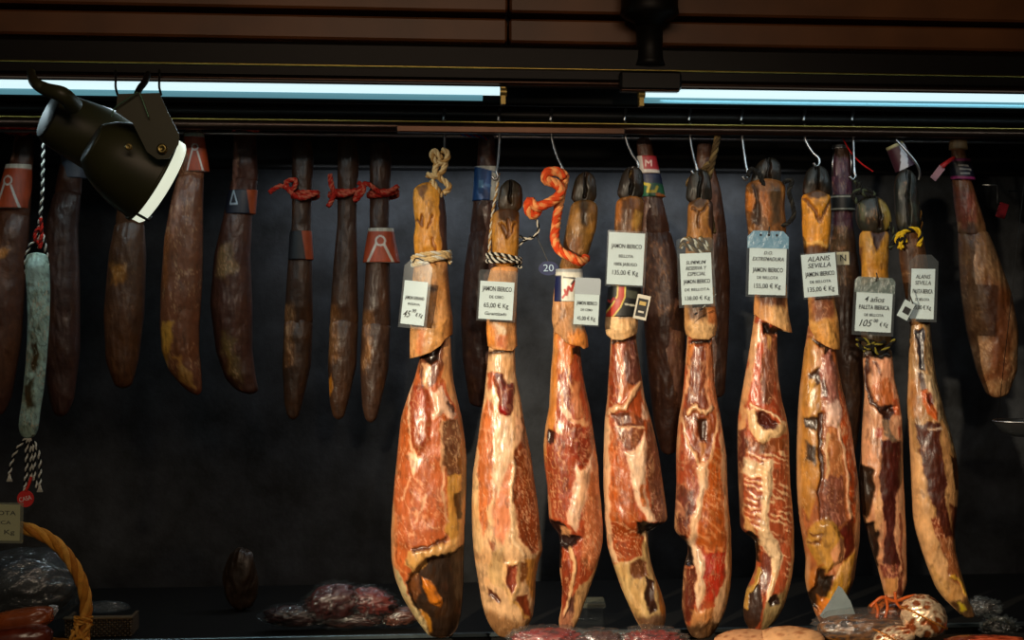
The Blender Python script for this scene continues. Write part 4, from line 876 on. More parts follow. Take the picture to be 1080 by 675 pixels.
# ---- H8
h = front(921, 206, 'eighth front ham, narrow, with mouldy black and yellow trotter and dark meat')
loft(h, 'hoof', M_HOOF, 0, [(205, 912, 926), (212, 905, 933), (222, 903, 938), (232, 903, 940), (240, 906, 940), (248, 909, 938)], (38, 40, 32),
     [('P', [(925, 208), (936, 216), (940, 232), (932, 242), (927, 226)], (176, 146, 62), {'f': 1.5}), ('P', [(903, 214), (910, 218), (910, 236), (905, 232)], (96, 96, 74), {'vein': .6, 'fr': 3}), ('P', [(912, 220), (922, 216), (920, 236), (912, 238)], (66, 66, 60), {'vein': .5, 'fr': 3}), ('L', [(924, 206), (924, 240)], 2.5, (10, 10, 8), {'h': -3})], 71, dk=.75)
loft(h, 'trotter', M_SKIN, 0, [(240, 907, 938), (256, 906, 937), (272, 907, 937), (286, 909, 936), (300, 908, 938), (372, 909, 940)], (200, 138, 44),
     [('P', [(916, 242), (932, 242), (926, 258), (922, 266), (918, 256)], (70, 34, 22), {'h': -1.5}), ('P', [(912, 250), (917, 250), (916, 262), (912, 262)], (226, 170, 80), {'f': 1.5}), ('P', [(904, 262), (908, 262), (908, 288), (904, 288)], (140, 80, 30), {'f': 2}), ('P', [(904, 300), (944, 300), (944, 376), (904, 376)], (60, 44, 22), {'f': 4})], 72)
loft(h, 'meat', M_MEAT, 0, [(366, 911, 940), (378, 910, 941), (400, 911, 943), (415, 912, 947), (440, 910, 950.5), (460, 909, 951.5), (480, 908, 951.5), (500, 906, 952), (520, 906, 953), (540, 909, 954), (560, 914, 955), (580, 920, 955.5), (600, 926, 956), (615, 930, 956), (628, 933, 952), (636, 936, 946)], (208, 144, 108),
     [('P', [(914, 378), (938, 378), (943, 405), (945, 428), (920, 410)], (216, 146, 114), {'h': .5}), ('P', [(908, 364), (944, 364), (944, 378), (908, 378)], (34, 24, 14), {'h': -2}), ('L', [(914, 376), (912, 400), (917, 424), (926, 434), (941, 430)], 3.4, (74, 30, 20), {'h': -2}), ('L', [(940, 380), (942, 404), (949, 420)], 2.4, (90, 50, 34)),
      ('P', [(917, 404), (934, 398), (940, 416), (938, 428), (926, 430), (918, 420)], (206, 98, 52), {'vein': .3}), ('P', [(918, 384), (922, 380), (928, 394), (926, 398)], (130, 66, 48)), ('P', [(922, 429), (941, 427), (943, 436), (934, 442), (926, 440)], (64, 28, 20), {'h': -2}), ('P', [(938, 418), (949, 422), (949, 434), (941, 440)], (204, 84, 48)),
      ('P', [(926, 440), (934, 440), (936, 456), (942, 466), (934, 466), (928, 458)], (120, 96, 80)), ('P', [(920, 450), (927, 448), (926, 464), (921, 464)], (186, 66, 48)), ('P', [(940, 440), (950, 436), (950, 462), (942, 466)], (226, 160, 126), {'h': 1}), ('P', [(943, 452), (949, 450), (948, 462), (944, 462)], (204, 84, 60)),
      ('P', [(925, 464), (950, 466), (949, 502), (941, 522), (940, 560), (946, 592), (938, 606), (930, 594), (927, 545), (923, 500)], (76, 22, 17), {'vein': .25, 'fr': 3, 'vc': (140, 60, 45)}), ('P', [(903, 488), (918, 494), (918, 528), (912, 545), (905, 540)], (42, 26, 17), {'h': -3}), ('P', [(905, 548), (922, 548), (926, 600), (918, 600)], (36, 22, 15), {'h': -3}),  # last two strokes paint dark background into the left notch
      ('P', [(918, 530), (924, 510), (926, 548), (920, 560)], (216, 158, 112)), ('L', [(928, 548), (928, 575)], 1.6, (180, 110, 80)), ('L', [(946, 540), (947, 580), (950, 600)], 2.5, (150, 70, 50), {'f': 1.5}),
      ('P', [(926, 592), (944, 590), (946, 606), (930, 608)], (138, 60, 52), {'vein': .5, 'fr': 3}), ('P', [(930, 608), (944, 606), (944, 626), (932, 628)], (192, 130, 76)), ('P', [(945, 600), (950, 600), (950, 628), (944, 626)], (110, 46, 34))], 73, back=(120, 84, 50))
rope_part(h, 'rope', -.012, [[(906, 192), (910, 204), (922, 206), (914, 200), (904, 204)], [(902, 190), (906, 198), (900, 206), (904, 214)]], 2.6, [BLK, lin((60, 66, 50)), BLK], pitch=14, label='black and grey cord')
rope_part(h, 'hanging_cord', -.012, [[(938, 238), (944, 246), (942, 256), (938, 262)], [(936, 232), (944, 246), (952, 250)]], 2.6, [BLK, lin((60, 66, 50)), BLK], pitch=14, label='black and grey cord')
rope_part(h, 'shank_cord', -.04, [[(904, 362), (912, 368), (924, 364), (934, 360)], [(903, 357), (916, 360), (926, 372), (936, 366), (944, 358)], [(910, 370), (922, 360)]], 2.2, [BLK, lin((120, 110, 40)), BLK], pitch=14, label='black and yellow cord')

# ---- H9
h = front(968, 180, 'rightmost front ham, slanting right, with a yellow rope and a narrow tilted tag')
loft(h, 'hoof', M_HOOF, 0, [(178, 948, 962), (186, 945, 966), (200, 943, 968), (214, 944, 969), (228, 944, 970), (240, 946, 970), (250, 948, 970)], (34, 36, 32), [('P', [(948, 192), (956, 190), (954, 206), (946, 206)], (76, 80, 74), {'vein': .6, 'fr': 3}), ('P', [(954, 214), (966, 216), (964, 238), (955, 236)], (56, 64, 56), {'f': 3}), ('P', [(946, 226), (952, 228), (952, 240), (946, 240)], (74, 66, 48), {'f': 2}), ('L', [(956, 178), (956, 236)], 2.5, (10, 10, 8), {'h': -3})], 81, dk=.75)
loft(h, 'trotter', M_SKIN, 0, [(242, 948, 972), (256, 948, 974), (276, 949, 978), (300, 953, 980), (330, 958, 981), (348, 960, 981)], (98, 58, 28), [('P', [(948, 260), (958, 262), (960, 285), (950, 285)], (74, 40, 20), {'f': 3}), ('P', [(960, 330), (972, 330), (970, 345), (964, 345)], (168, 110, 54), {'f': 2})], 82)
loft(h, 'meat', M_MEAT, 0, [(328, 962, 978), (345, 960, 980.5), (380, 958.5, 984), (400, 958, 987), (420, 957, 992), (440, 957, 997), (460, 958.5, 1003), (480, 960, 1008), (500, 961, 1010), (520, 961.5, 1010), (545, 963, 1008), (560, 966, 1006), (580, 972, 1007), (600, 979, 1012), (620, 987, 1018), (632, 996, 1021), (644, 1009, 1027), (652, 1017, 1029)], (172, 126, 80),
     [('P', [(962, 346), (972, 346), (973, 390), (967, 388)], (38, 34, 44), {'h': -1}), ('P', [(974, 342), (980, 342), (986, 390), (994, 420), (1004, 455), (1012, 500), (1004, 490), (990, 440), (980, 405), (973, 380)], (112, 88, 62), {'vein': 1.0, 'fr': 3, 'ang': 1.3, 'vc': (176, 150, 112)}), ('P', [(964, 332), (972, 332), (971, 344), (966, 346)], (196, 134, 70)),
      ('P', [(968, 388), (977, 394), (986, 414), (990, 440), (982, 444), (975, 416)], (186, 156, 124), {'h': 1}), ('P', [(964, 392), (970, 392), (974, 410), (968, 412)], (80, 44, 28)), ('P', [(967, 412), (974, 409), (977, 422), (986, 434), (983, 444), (972, 434)], (224, 96, 46), {'h': 2}), ('P', [(972, 414), (978, 414), (979, 424), (974, 424)], (130, 30, 18), {'h': -1}),
      ('P', [(958, 400), (966, 400), (968, 440), (960, 440)], (176, 116, 64), {'f': 2}), ('P', [(962, 446), (986, 444), (990, 480), (992, 520), (998, 556), (1003, 570), (990, 570), (980, 540), (968, 490)], (76, 26, 18), {'vein': .3, 'fr': 3, 'vc': (150, 70, 50)}), ('L', [(975, 450), (988, 452)], 1.5, (196, 166, 150)),
      ('P', [(956, 466), (966, 478), (972, 520), (985, 568), (1002, 612), (990, 618), (974, 588), (962, 552), (958, 500)], (212, 158, 108), {'h': .5}), ('P', [(989, 440), (998, 462), (999, 500), (1007, 530), (1006, 545), (998, 540), (992, 500)], (182, 130, 84)), ('P', [(999, 478), (1012, 486), (1011, 520), (1004, 516)], (78, 44, 28), {'h': -1}),
      ('P', [(996, 530), (1010, 535), (1008, 566), (1000, 570)], (86, 36, 22), {'f': 2}), ('P', [(976, 545), (984, 545), (996, 578), (990, 584)], (146, 60, 36), {'vein': .8, 'fr': 3}), ('P', [(986, 566), (1001, 566), (1010, 600), (1011, 618), (997, 604)], (156, 88, 52), {'vein': .5, 'fr': 3}),
      ('P', [(974, 592), (1000, 612), (1016, 622), (1020, 634), (1000, 640)], (200, 148, 92), {'f': 2}), ('L', [(1000, 605), (1008, 606), (1018, 627)], 3, (214, 166, 62), {'h': 1}), ('P', [(1000, 632), (1022, 630), (1032, 656), (1012, 656)], (84, 58, 34), {'f': 2}), ('P', [(1008, 634), (1013, 634), (1016, 642), (1010, 642)], (186, 160, 30), {'f': 1.5})], 83, back=(110, 74, 44))  # third stroke paints the lower tip dim
rope_part(h, 'rope', -.02, [[(949, 262), (951, 248), (956, 243), (966, 242), (971, 248), (969, 260)], [(952, 262), (946, 254), (950, 246), (955, 256)]], 2.8, [YR, YR, BLK], pitch=16, label='yellow rope with black flecks')
rope_part(h, 'hanging_cord', 0, [[(961, 192), (966, 208), (971, 226), (972, 244)]], 1.6, [lin((120, 80, 30)), BLK], strands=2)

# ================================================================ PRICE TAGS
def L(t, y, h_, w, b=0.0, s=0.0, x=0.0): return (t, y, h_, w, b, s, x)
VTG = -0.055
price_tag(437, 319.5, 26, 46, 6, VTG, [L('JAMON SERRANO', 5, 3.6, 21, .10), L('RESERVA', -1.5, 2.4, 13), L('45', -12.5, 7.5, 8.5, .06, .4, -6.5), L('90', -8.5, 3.6, 4.5, .05, .3, 1), L('€ Kg', -12.5, 4, 8, .0, .3, 7)], (2, 22, 3, 4),
          'white price tag in clear sleeve marked 45, on the leftmost front ham', yaw=-14, clip=.2, string=[(-6, -.001, 0), (-2, -.002, 5), (6, .002, 3)])
price_tag(523.5, 317, 36, 40, 3.5, VTG, [L('JAMON IBERICO', 12, 5, 31, .12), L('DE CEBO', 3.5, 3.2, 15), L('65,00 € Kg', -5.5, 5, 26, .06), L('Garantizado', -14, 3.6, 23, 0, .3)], (2, 12, 3, 2),
          'white price tag marked 65,00, on the pale second front ham', clip=.05)
price_tag(618.5, 326, 26, 33, 3, VTG, [L('JAMON IBERICO', 6, 3.8, 21.5, .12), L('DE CEBO', -1, 2.6, 12), L('45,00 € Kg', -10, 4.2, 19, .02)], (1, 17, 1.2, 1.5),
          'narrow white price tag with blank bluish top, beside the navy and white band', header=plastic('hazy_plastic', (170, 178, 186), haze=.8, gloss=.08, rough=.3), clip=.08)
price_tag(660, 273, 38, 55, 3, VTG, [L('JAMON IBERICO', 13, 4.6, 32, .10), L('BELLOTA', 2.5, 3.2, 15), L('100% JABUGO', -6, 3.4, 24, .03), L('135,00 € Kg', -15, 5, 27, .02)], (1.5, 2, 2.5, 2),
          'tall white price tag reading 135,00, hanging above the red ribbon', clip=.02)
price_tag(734.5, 294, 33, 54, -2.5, VTG, [L('SUMMUM', 17, 4, 21, .02, .3), L('RESERVA Y', 11, 4, 22, .02, .3), L('ESPECIAL', 5, 4, 19, .02, .3), L('JAMON IBERICO', -3, 4.4, 28, .12), L('DE BELLOTA', -11.5, 3, 26), L('138,00 € Kg', -20.5, 4.4, 26, 0)], (3, 16, 3, 3),
          'tall white price tag with three handwritten lines on top, on the fifth front ham', clip=.06)
price_tag(809.5, 286, 39, 50, 1.5, VTG, [L('D.O.', 19, 3.6, 9, 0, .3), L('EXTREMADURA', 12.5, 4.2, 33, .02, .3), L('JAMON IBERICO', 1, 4.8, 32, .12), L('DE BELLOTA', -7, 3.2, 22), L('155,00 € Kg', -16, 5, 28, .03)], (3, 18, 2.5, 2.5),
          'price tag with blue plastic header and three punched holes', holes=3, header=plastic('blue_header_plastic', (120, 170, 200), haze=.75, gloss=.14, rough=.25, bump=.3), clip=.16, string=[(0, -.002, -2), (0, -.003, 3), (1, .004, 7)])
price_tag(864.5, 290, 36, 45, -4.5, VTG, [L('ALANIS', 17, 5.2, 24, .03, .25), L('SEVILLA', 10, 5, 24, .03, .25), L('JAMON IBERICO', 1, 4.8, 31, .12), L('DE BELLOTA', -7, 3, 22), L('135,00 € Kg', -15, 5, 28, .03)], (1, 1.5, 1.5, 2),
          'white price tag handwritten ALANIS SEVILLA, on the brownish seventh ham', clip=.01)
price_tag(921.5, 329, 38, 42, 3, VTG, [L('4 años', 13, 6, 21, .05, .3), L('PALETA IBERICA', 4.5, 4.6, 32, .12), L('DE BELLOTA', -3.5, 3, 20), L('105', -12.5, 7.5, 14, .04, .4, -8), L('00', -9.5, 3.8, 4.5, .04, .2, 2.5), L('€ Kg', -13, 4.5, 9, 0, .3, 11)], (3, 16, 2.5, 4),
          'white price tag reading 4 años, on the narrow eighth ham', header=plastic('greenish_plastic', (140, 155, 148), haze=.45, gloss=.2, rough=.2, bump=1.0), clip=.1, string=[(0, -.002, -2), (1, -.003, 3), (1, .004, 7)])
price_tag(973, 310, 24, 53, 2, VTG, [L('ALANIS', 18, 4.4, 15, .03, .2), L('SEVILLA', 11.5, 4.4, 16, .03, .2), L('PALETA IBERICA', 2.5, 4.6, 20, .12), L('DE BELLOTA', -6, 3, 14), L('95,00 € Kg', -14.5, 4.4, 18, .05)], (2.5, 15, 3, 3),
          'narrow tilted white price tag on the rightmost front ham', yaw=-22, clip=.25)
# second small tags
t = price_tag(955.5, 327, 12, 19, 28, VTG - .012, [L('IIII', 0, 8, 7, .1)][:0], (.8, .8, .8, .8), 'small white label tilted on a white string, left of the narrow price tag', clip=.05, string=[(3, 0, 2), (-6, 0, 10), (-8, .002, 14)])
mb = MB(); s_ = depth(955, 327, VTG) / F
mb.box((-3 * s_, -.0030, -4 * s_), (4 * s_, -.0024, 3 * s_), lin((40, 40, 42))); mb.build('printed_patch', M_LABEL, t, smooth=False)
t = price_tag(889, 272.5, 13, 13.5, -2, -.035, [L('N', 0, 7, 6, .05)], (.8, .8, .8, .8), 'small cream label sticking out behind the ALANIS SEVILLA tag', clip=.05, card_mat=plain('cream_paper', (190, 180, 150), .7, var=.05))
# blue number plate
o = P(578.5, 283, .02); s_ = depth(578, 283, .02) / F
t = empty('number_tag', o, 'small blue number tag reading 20 beside the third front ham', 'number tag')
a = np.linspace(0, 2 * math.pi, 24, endpoint=False)
mb = MB()
for sgn, yy in ((1, -.001), (-1, .001)):
    V = np.stack([np.cos(a) * 10.5 * s_, np.full(24, yy), np.sin(a) * 7.5 * s_], -1); mb.add(V, [tuple(range(24))[::sgn]], lin((16, 34, 84)))
mb.build('plate', M_LABEL, t, smooth=False)
tb = MB(); lettering(tb, [L('20', 0, 7.5, 11, 0)], 20, lambda x, y, z: np.stack([x * s_, -.0015 - z, y * s_], -1), (170, 200, 225)); tb.build('numerals', M_LABEL, t, smooth=False)
mb = MB(); mb.tube(smooth_path([P(578, 276, .02) - o, P(572, 262, .015) - o, P(567, 250, .01) - o, P(568, 236, .0) - o]), .5 * s_, lin((90, 90, 88)), seg=6); mb.build('string', M_ROPE, t)
rope_part(t, 'loop_cord', .0, [[(566, 232), (568, 242), (563, 250), (555, 252), (548, 249)], [(560, 250), (550, 256), (546, 262)]], 1.5, [WHT, BLK], strands=2, pitch=12)

# ================================================================ REAR HAMS
RG = 'whole dark hams hanging in the rear row'
def rear(rows, label, seed, v=.2, base=(104, 56, 36), strokes=(), rope_c=None, nf=60, dk=.8, extra=()):
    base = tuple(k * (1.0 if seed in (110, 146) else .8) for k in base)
    r0 = rows[0]; root = empty('whole_ham', P((r0[1] + r0[2]) / 2, r0[0], v), label, 'ham', RG)
    L0 = [(p[0], p[1], p[2]) for p in rows]
    k = next((i for i, p in enumerate(L0) if p[2] - p[1] > 26), len(L0) // 2)
    k = max(1, min(k, len(L0) - 2))
    st = list(strokes)
    loft(root, 'shank', M_OLD, v, L0[:k + 1] + [(L0[k][0] + 10, L0[k][1] + .3 * 0, L0[k][2])], base, st, seed, nf=nf, nb=20, step=2, warp=3, back=(50, 30, 20), ends=6, relief=1.6)
    loft(root, 'ham_body', M_OLD, v, L0[k:], (base[0] * .92, base[1] * .95, base[2]), st + [('P', [(-99, 0), (1200, 0), (1200, 700), (-99, 700)], base, {'vein': .15, 'fr': 7, 'vc': (120, 88, 62), 'a': .8})][:1] + st, seed + 1, nf=nf, nb=20, step=2, warp=4, back=(50, 30, 20), ends=7, relief=2.0)
    return root
def a_band(root, v, rows, seed, base=(196, 70, 36), deco=True):
    y0, y1 = rows[0][0], rows[-1][0]; xl, xr = rows[0][1], rows[-1][2]; cx = (rows[-1][1] + rows[-1][2]) / 2; hy = y1 - y0; w = rows[-1][2] - rows[-1][1]
    st = []
    if deco:
        st = [('P', [(xl - 20, y0 - 4), (xr + 20, y0 - 4), (xr + 20, y0 + hy * .12), (xl - 20, y0 + hy * .08)], (205, 200, 190), {'f': .5}),
              ('L', [(cx - w * .38, y1), (cx - w * .12, y0 + hy * .45)], w * .07, (214, 205, 200), {'f': .4}), ('L', [(cx + w * .38, y1), (cx + w * .12, y0 + hy * .5)], w * .07, (214, 205, 200), {'f': .4}),
              ('L', [(cx + w * .14 * math.cos(a), y0 + hy * .38 + w * .14 * math.sin(a)) for a in np.linspace(0, 6.28, 14)], w * .05, (214, 205, 200), {'f': .4})]
    return band(root, 'paper_band', v, rows, base, st, seed, grow=2.2, label='orange paper band with a white drawn emblem' if deco else 'coloured paper band')
def red_rope(root, v, cx, cy, rx, tails):
    mb = MB(); wrap_ring(mb, cx, cy, rx, v, 2.6, [(RDR, RDL)] * 3, turns=2, tilt=-.12)
    for t_ in tails: rope_px(mb, t_, v - .03, 2.6, [(RDR, RDL)] * 3, pitch=14)
    mb.build('rope', M_ROPE, root, np.array(root.location), label='red rope flecked with white')

VR = .2
OCH = ('P',)
r = rear([(138, 16, 34), (160, 14, 36), (180, 8, 34), (222, -4, 32), (250, -14, 30), (300, -26, 26), (360, -30, 22), (420, -20, 12), (440, -12, 2)], 'whole ham at the left edge with an orange emblem band under a red rope', 101, strokes=[('P', [(-5, 258), (16, 262), (12, 272), (-5, 270)], (176, 112, 44), {'f': 3}), ('P', [(14, 140), (20, 142), (18, 170), (13, 168)], (150, 92, 78), {'f': 2})])  # first stroke is a yellow-brown glint painted on
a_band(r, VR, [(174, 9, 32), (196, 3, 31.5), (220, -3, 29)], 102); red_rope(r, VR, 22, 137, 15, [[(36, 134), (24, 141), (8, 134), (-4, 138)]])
r = rear([(150, 66, 84), (170, 64, 88), (200, 58, 86), (240, 48, 82), (300, 44, 84), (370, 46, 84), (420, 52, 78), (440, 58, 70)], 'whole ham mostly hidden behind the spot lamps, with a grey band', 104, v=.24, base=(82, 46, 34))
a_band(r, .24, [(164, 67, 90), (188, 68, 89)], 105, base=(86, 92, 108), deco=False)
r = rear([(175, 128, 146), (200, 128, 150), (232, 122, 152), (270, 115, 154), (330, 110, 152), (380, 112, 146), (410, 122, 138)], 'whole ham directly below the glowing edge of the spot lamp', 107, v=.16, base=(104, 60, 34), strokes=[('P', [(122, 280), (136, 278), (134, 300), (122, 300)], (160, 96, 36), {'f': 4})])
r = rear([(135, 194, 214), (160, 192, 216), (182, 188, 215), (215, 180, 214), (250, 174, 214), (300, 170, 213), (345, 169, 210), (370, 171, 210), (390, 178, 212), (405, 190, 213), (417, 203, 213)], 'whole ham with curved yellow tip, right of the glowing spot lamp', 110, v=.13, base=(120, 66, 42),
         strokes=[('P', [(170, 345), (186, 342), (184, 368), (176, 392), (170, 370)], (188, 132, 52), {'f': 2}), ('P', [(184, 372), (192, 376), (208, 408), (200, 408)], (170, 120, 60), {'f': 2}), ('P', [(186, 190), (194, 190), (184, 260), (178, 260)], (150, 100, 80), {'f': 3}), ('P', [(174, 240), (184, 245), (180, 300), (172, 300)], (150, 76, 38), {'f': 4})])
a_band(r, .13, [(141, 197, 213), (160, 196, 216), (181, 197, 219)], 111)
r = rear([(136, 247, 270), (160, 246, 271), (185, 245, 272), (205, 241, 270), (228, 236, 266), (270, 226, 264), (320, 222, 266), (370, 228, 266), (400, 238, 270), (416, 254, 274)], 'whole ham with a curled lower tip and a small band with a white triangle', 113, v=.2, base=(98, 56, 44), strokes=[('P', [(236, 258), (250, 258), (250, 290), (232, 290)], (130, 100, 66), {'f': 4, 'vein': .6, 'fr': 3}), ('P', [(248, 150), (254, 150), (248, 200), (245, 200)], (150, 104, 92), {'f': 2}), ('P', [(236, 350), (250, 360), (256, 405), (244, 395)], (110, 84, 44), {'f': 5})])
band(r, 'paper_band', .2, [(201, 243, 270), (226, 239, 268)], (32, 34, 48), [('L', [(245, 216), (249, 202), (253, 216), (245, 216)], 1.2, (180, 195, 215), {'f': .4}), ('P', [(262, 196), (276, 196), (276, 228), (266, 228)], (196, 78, 36), {'f': .5})], 114, label='dark band with white triangle and orange panel')
mb = MB(); wrap_ring(mb, 259, 138, 13, .2, 1.6, [RDR, RDL], strands=2); mb.build('rope', M_ROPE, r, np.array(r.location))
for i, (x, y0, lab, sd, bs, rp, tl) in enumerate([
        (320, 145, 'dark whole ham under the left one of three red rope loops', 116, (78, 50, 34), (322, 206, 13), [[(335, 203), (318, 209), (306, 202), (302, 192), (312, 190), (308, 200), (296, 196), (284, 203)]]),
        (368, 145, 'dark whole ham under the middle red rope loop, orange glint painted near its tip', 119, (86, 56, 40), (362, 205, 14), [[(376, 200), (360, 206), (350, 198), (348, 184), (350, 196), (352, 206), (346, 218)]]),
        (402, 148, 'dark whole ham with orange emblem band, just left of the front hams', 122, (84, 54, 40), (404, 205, 15), [[(420, 196), (404, 204), (388, 194), (380, 198), (374, 212), (384, 200), (378, 192)]])]):
    rows = [(y0, x - 12, x + 8), (y0 + 22, x - 12, x + 11), (y0 + 55, x - 12, x + 9), (y0 + 90, x - 12, x + 8), (y0 + 130, x - 16, x + 9), (y0 + 190, x - 20, x + 10), (y0 + 240, x - 22, x + 8), (y0 + 280, x - 20, x - 1), (y0 + 298, x - 16, x - 6)]
    if i == 1: rows = [(a, b, c) for a, b, c in rows]
    st = [('P', [(x - 20, y0 + 180), (x - 10, y0 + 180), (x - 8, y0 + 235), (x - 18, y0 + 240)], (120, 78, 44), {'f': 5, 'vein': .5, 'fr': 3})]
    if i == 1: st.append(('P', [(344, 398), (351, 394), (350, 412), (343, 422)], (206, 126, 34), {'f': 2}))  # glint on the rind, painted as an orange patch
    r = rear(rows, lab, sd, v=.2, base=bs, strokes=st)
    red_rope(r, .2, *rp, tl)
    if i == 0: band(r, 'paper_band', .2, [(244, 308, 327), (274, 306, 329)], (30, 30, 34), [('P', [(319, 240), (340, 240), (340, 280), (325, 280)], (190, 72, 36), {'f': .5})], 117, label='dark band with orange panel')
    if i == 2: a_band(r, .2, [(241, 391, 413), (258, 388, 416), (277, 385, 420)], 123)
# rear hams seen between the front ones
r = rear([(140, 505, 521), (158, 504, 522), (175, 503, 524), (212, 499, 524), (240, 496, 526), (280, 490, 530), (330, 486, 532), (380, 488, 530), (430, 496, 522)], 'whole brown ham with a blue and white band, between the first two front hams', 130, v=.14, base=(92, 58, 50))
band(r, 'paper_band', .14, [(176, 502.5, 523), (194, 501.5, 524.5), (212, 500, 525)], (26, 74, 140), [('P', [(500, 172), (530, 172), (530, 184), (500, 176)], (205, 206, 205), {'f': .5}), ('P', [(519, 182), (530, 186), (530, 216), (517, 214)], (205, 206, 205), {'f': .5}), ('P', [(505, 191), (510, 191), (510, 199), (505, 199)], (90, 140, 190), {'f': .8}), ('L', [(512, 196), (517, 197)], 3, (60, 105, 165), {'f': .5})], 131, label='blue and white paper band')
rope_part(r, 'rope', .13, [[(486, 142), (496, 143), (508, 144), (514, 147)]], 1.4, [lin((30, 90, 170)), RDR], strands=2)
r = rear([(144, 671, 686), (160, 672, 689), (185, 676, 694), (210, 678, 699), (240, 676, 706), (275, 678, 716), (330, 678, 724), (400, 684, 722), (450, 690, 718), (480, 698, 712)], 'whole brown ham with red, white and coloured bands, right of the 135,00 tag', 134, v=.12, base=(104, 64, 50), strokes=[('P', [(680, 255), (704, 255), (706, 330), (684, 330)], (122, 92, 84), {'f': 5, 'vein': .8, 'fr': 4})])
band(r, 'paper_band', .12, [(165, 673.5, 690), (183, 676, 694)], (178, 36, 48), [('P', [(668, 164), (676, 164), (679, 186), (668, 186)], (205, 195, 195), {'f': .5}), ('P', [(668, 179), (698, 180), (698, 188), (668, 188)], (205, 195, 195), {'f': .5}), ('L', [(680, 176), (680, 170), (683, 173), (686, 170), (686, 176)], 1.1, (220, 190, 190), {'f': .4})], 135, label='red and white band')
band(r, 'paper_band', .12, [(184, 676, 694.5), (208, 678, 700)], (32, 38, 72), [('P', [(670, 193), (704, 195), (704, 212), (670, 206)], (30, 92, 60), {'f': .5}), ('L', [(676, 194), (684, 196), (682, 203), (690, 203), (692, 198)], 2.6, (206, 180, 40), {'f': .5}), ('L', [(692, 206), (700, 208)], 3.5, (190, 90, 30), {'f': .5})], 136, label='blue, green and yellow band')
r = rear([(148, 736, 750), (160, 735, 752), (175, 734, 753), (200, 738, 760), (240, 738, 766), (300, 738, 770), (360, 742, 768), (420, 746, 764)], 'slim whole ham behind the brown twisted rope', 139, v=.12, base=(98, 62, 50))
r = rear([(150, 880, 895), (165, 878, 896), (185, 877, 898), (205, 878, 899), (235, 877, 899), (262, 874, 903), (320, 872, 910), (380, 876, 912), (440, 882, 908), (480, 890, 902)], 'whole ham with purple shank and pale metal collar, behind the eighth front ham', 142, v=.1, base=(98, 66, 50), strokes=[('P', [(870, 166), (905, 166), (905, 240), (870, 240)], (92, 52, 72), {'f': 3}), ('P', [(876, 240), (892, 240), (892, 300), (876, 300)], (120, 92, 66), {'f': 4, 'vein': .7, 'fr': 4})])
band(r, 'paper_band', .1, [(206, 878, 899), (223, 877.5, 899.5)], (26, 24, 24), [('L', [(870, 208), (905, 208)], 1.4, (190, 186, 175), {'f': .4}), ('L', [(870, 221), (905, 221)], 1.4, (190, 186, 175), {'f': .4})], 143, label='black band with two pale lines')
band(r, 'metal_collar', .1, [(153, 880, 895), (157, 879, 896)], (190, 190, 180), [], 144, mat=M_STEEL)
mb = MB(); s_ = depth(888, 170, .1) / F
for sx in (-1, 1): mb.tube([P(888 + sx * 8, 156, .085), P(888 + sx * 10, 172, .085), P(888 + sx * 9.5, 186, .085)], 1.0 * s_, K1, seg=8)
mb.build('collar_strap', M_STEEL, r, np.array(r.location))
mb = MB(); mb.tube(smooth_path([P(889, 146, .05), P(897, 160, .05), P(908, 172, .05), P(921, 181, .05)]), .8 * s_, lin((190, 30, 30)), seg=6)
alone(mb, 'red_string', M_ROPE, P(889, 146, .05), 'thin red string slanting down from the rail above the mouldy trotter', 'string')
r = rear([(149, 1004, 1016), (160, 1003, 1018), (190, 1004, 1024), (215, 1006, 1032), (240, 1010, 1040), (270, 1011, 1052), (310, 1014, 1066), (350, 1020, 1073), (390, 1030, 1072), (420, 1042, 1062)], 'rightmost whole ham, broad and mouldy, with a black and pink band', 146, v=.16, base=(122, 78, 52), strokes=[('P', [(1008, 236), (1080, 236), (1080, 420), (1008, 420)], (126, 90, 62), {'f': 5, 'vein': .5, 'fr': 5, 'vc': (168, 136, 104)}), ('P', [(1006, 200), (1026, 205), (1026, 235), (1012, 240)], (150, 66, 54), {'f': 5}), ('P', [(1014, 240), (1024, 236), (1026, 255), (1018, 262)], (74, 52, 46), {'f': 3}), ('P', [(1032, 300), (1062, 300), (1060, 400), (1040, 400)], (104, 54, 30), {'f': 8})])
band(r, 'paper_band', .16, [(168, 1003.5, 1021), (190, 1004, 1026)], (26, 26, 44), [('L', [(1000, 169.5), (1030, 169.5)], 2.6, (180, 50, 120), {'f': .5}), ('L', [(1000, 188), (1030, 189)], 2.8, (180, 50, 120), {'f': .5}), ('L', [(1008, 175), (1018, 176)], 1.1, (190, 190, 195), {'f': .4}), ('L', [(1009, 179), (1021, 180)], 1.1, (190, 190, 195), {'f': .4}), ('L', [(1010, 184), (1019, 184)], 1.1, (190, 190, 195), {'f': .4})], 147, label='black band with pink edges')
band(r, 'cloth_cap', .16, [(148, 1003, 1017), (158, 1002.5, 1018)], (196, 140, 90), [], 148, label='tan cap on the hoof')
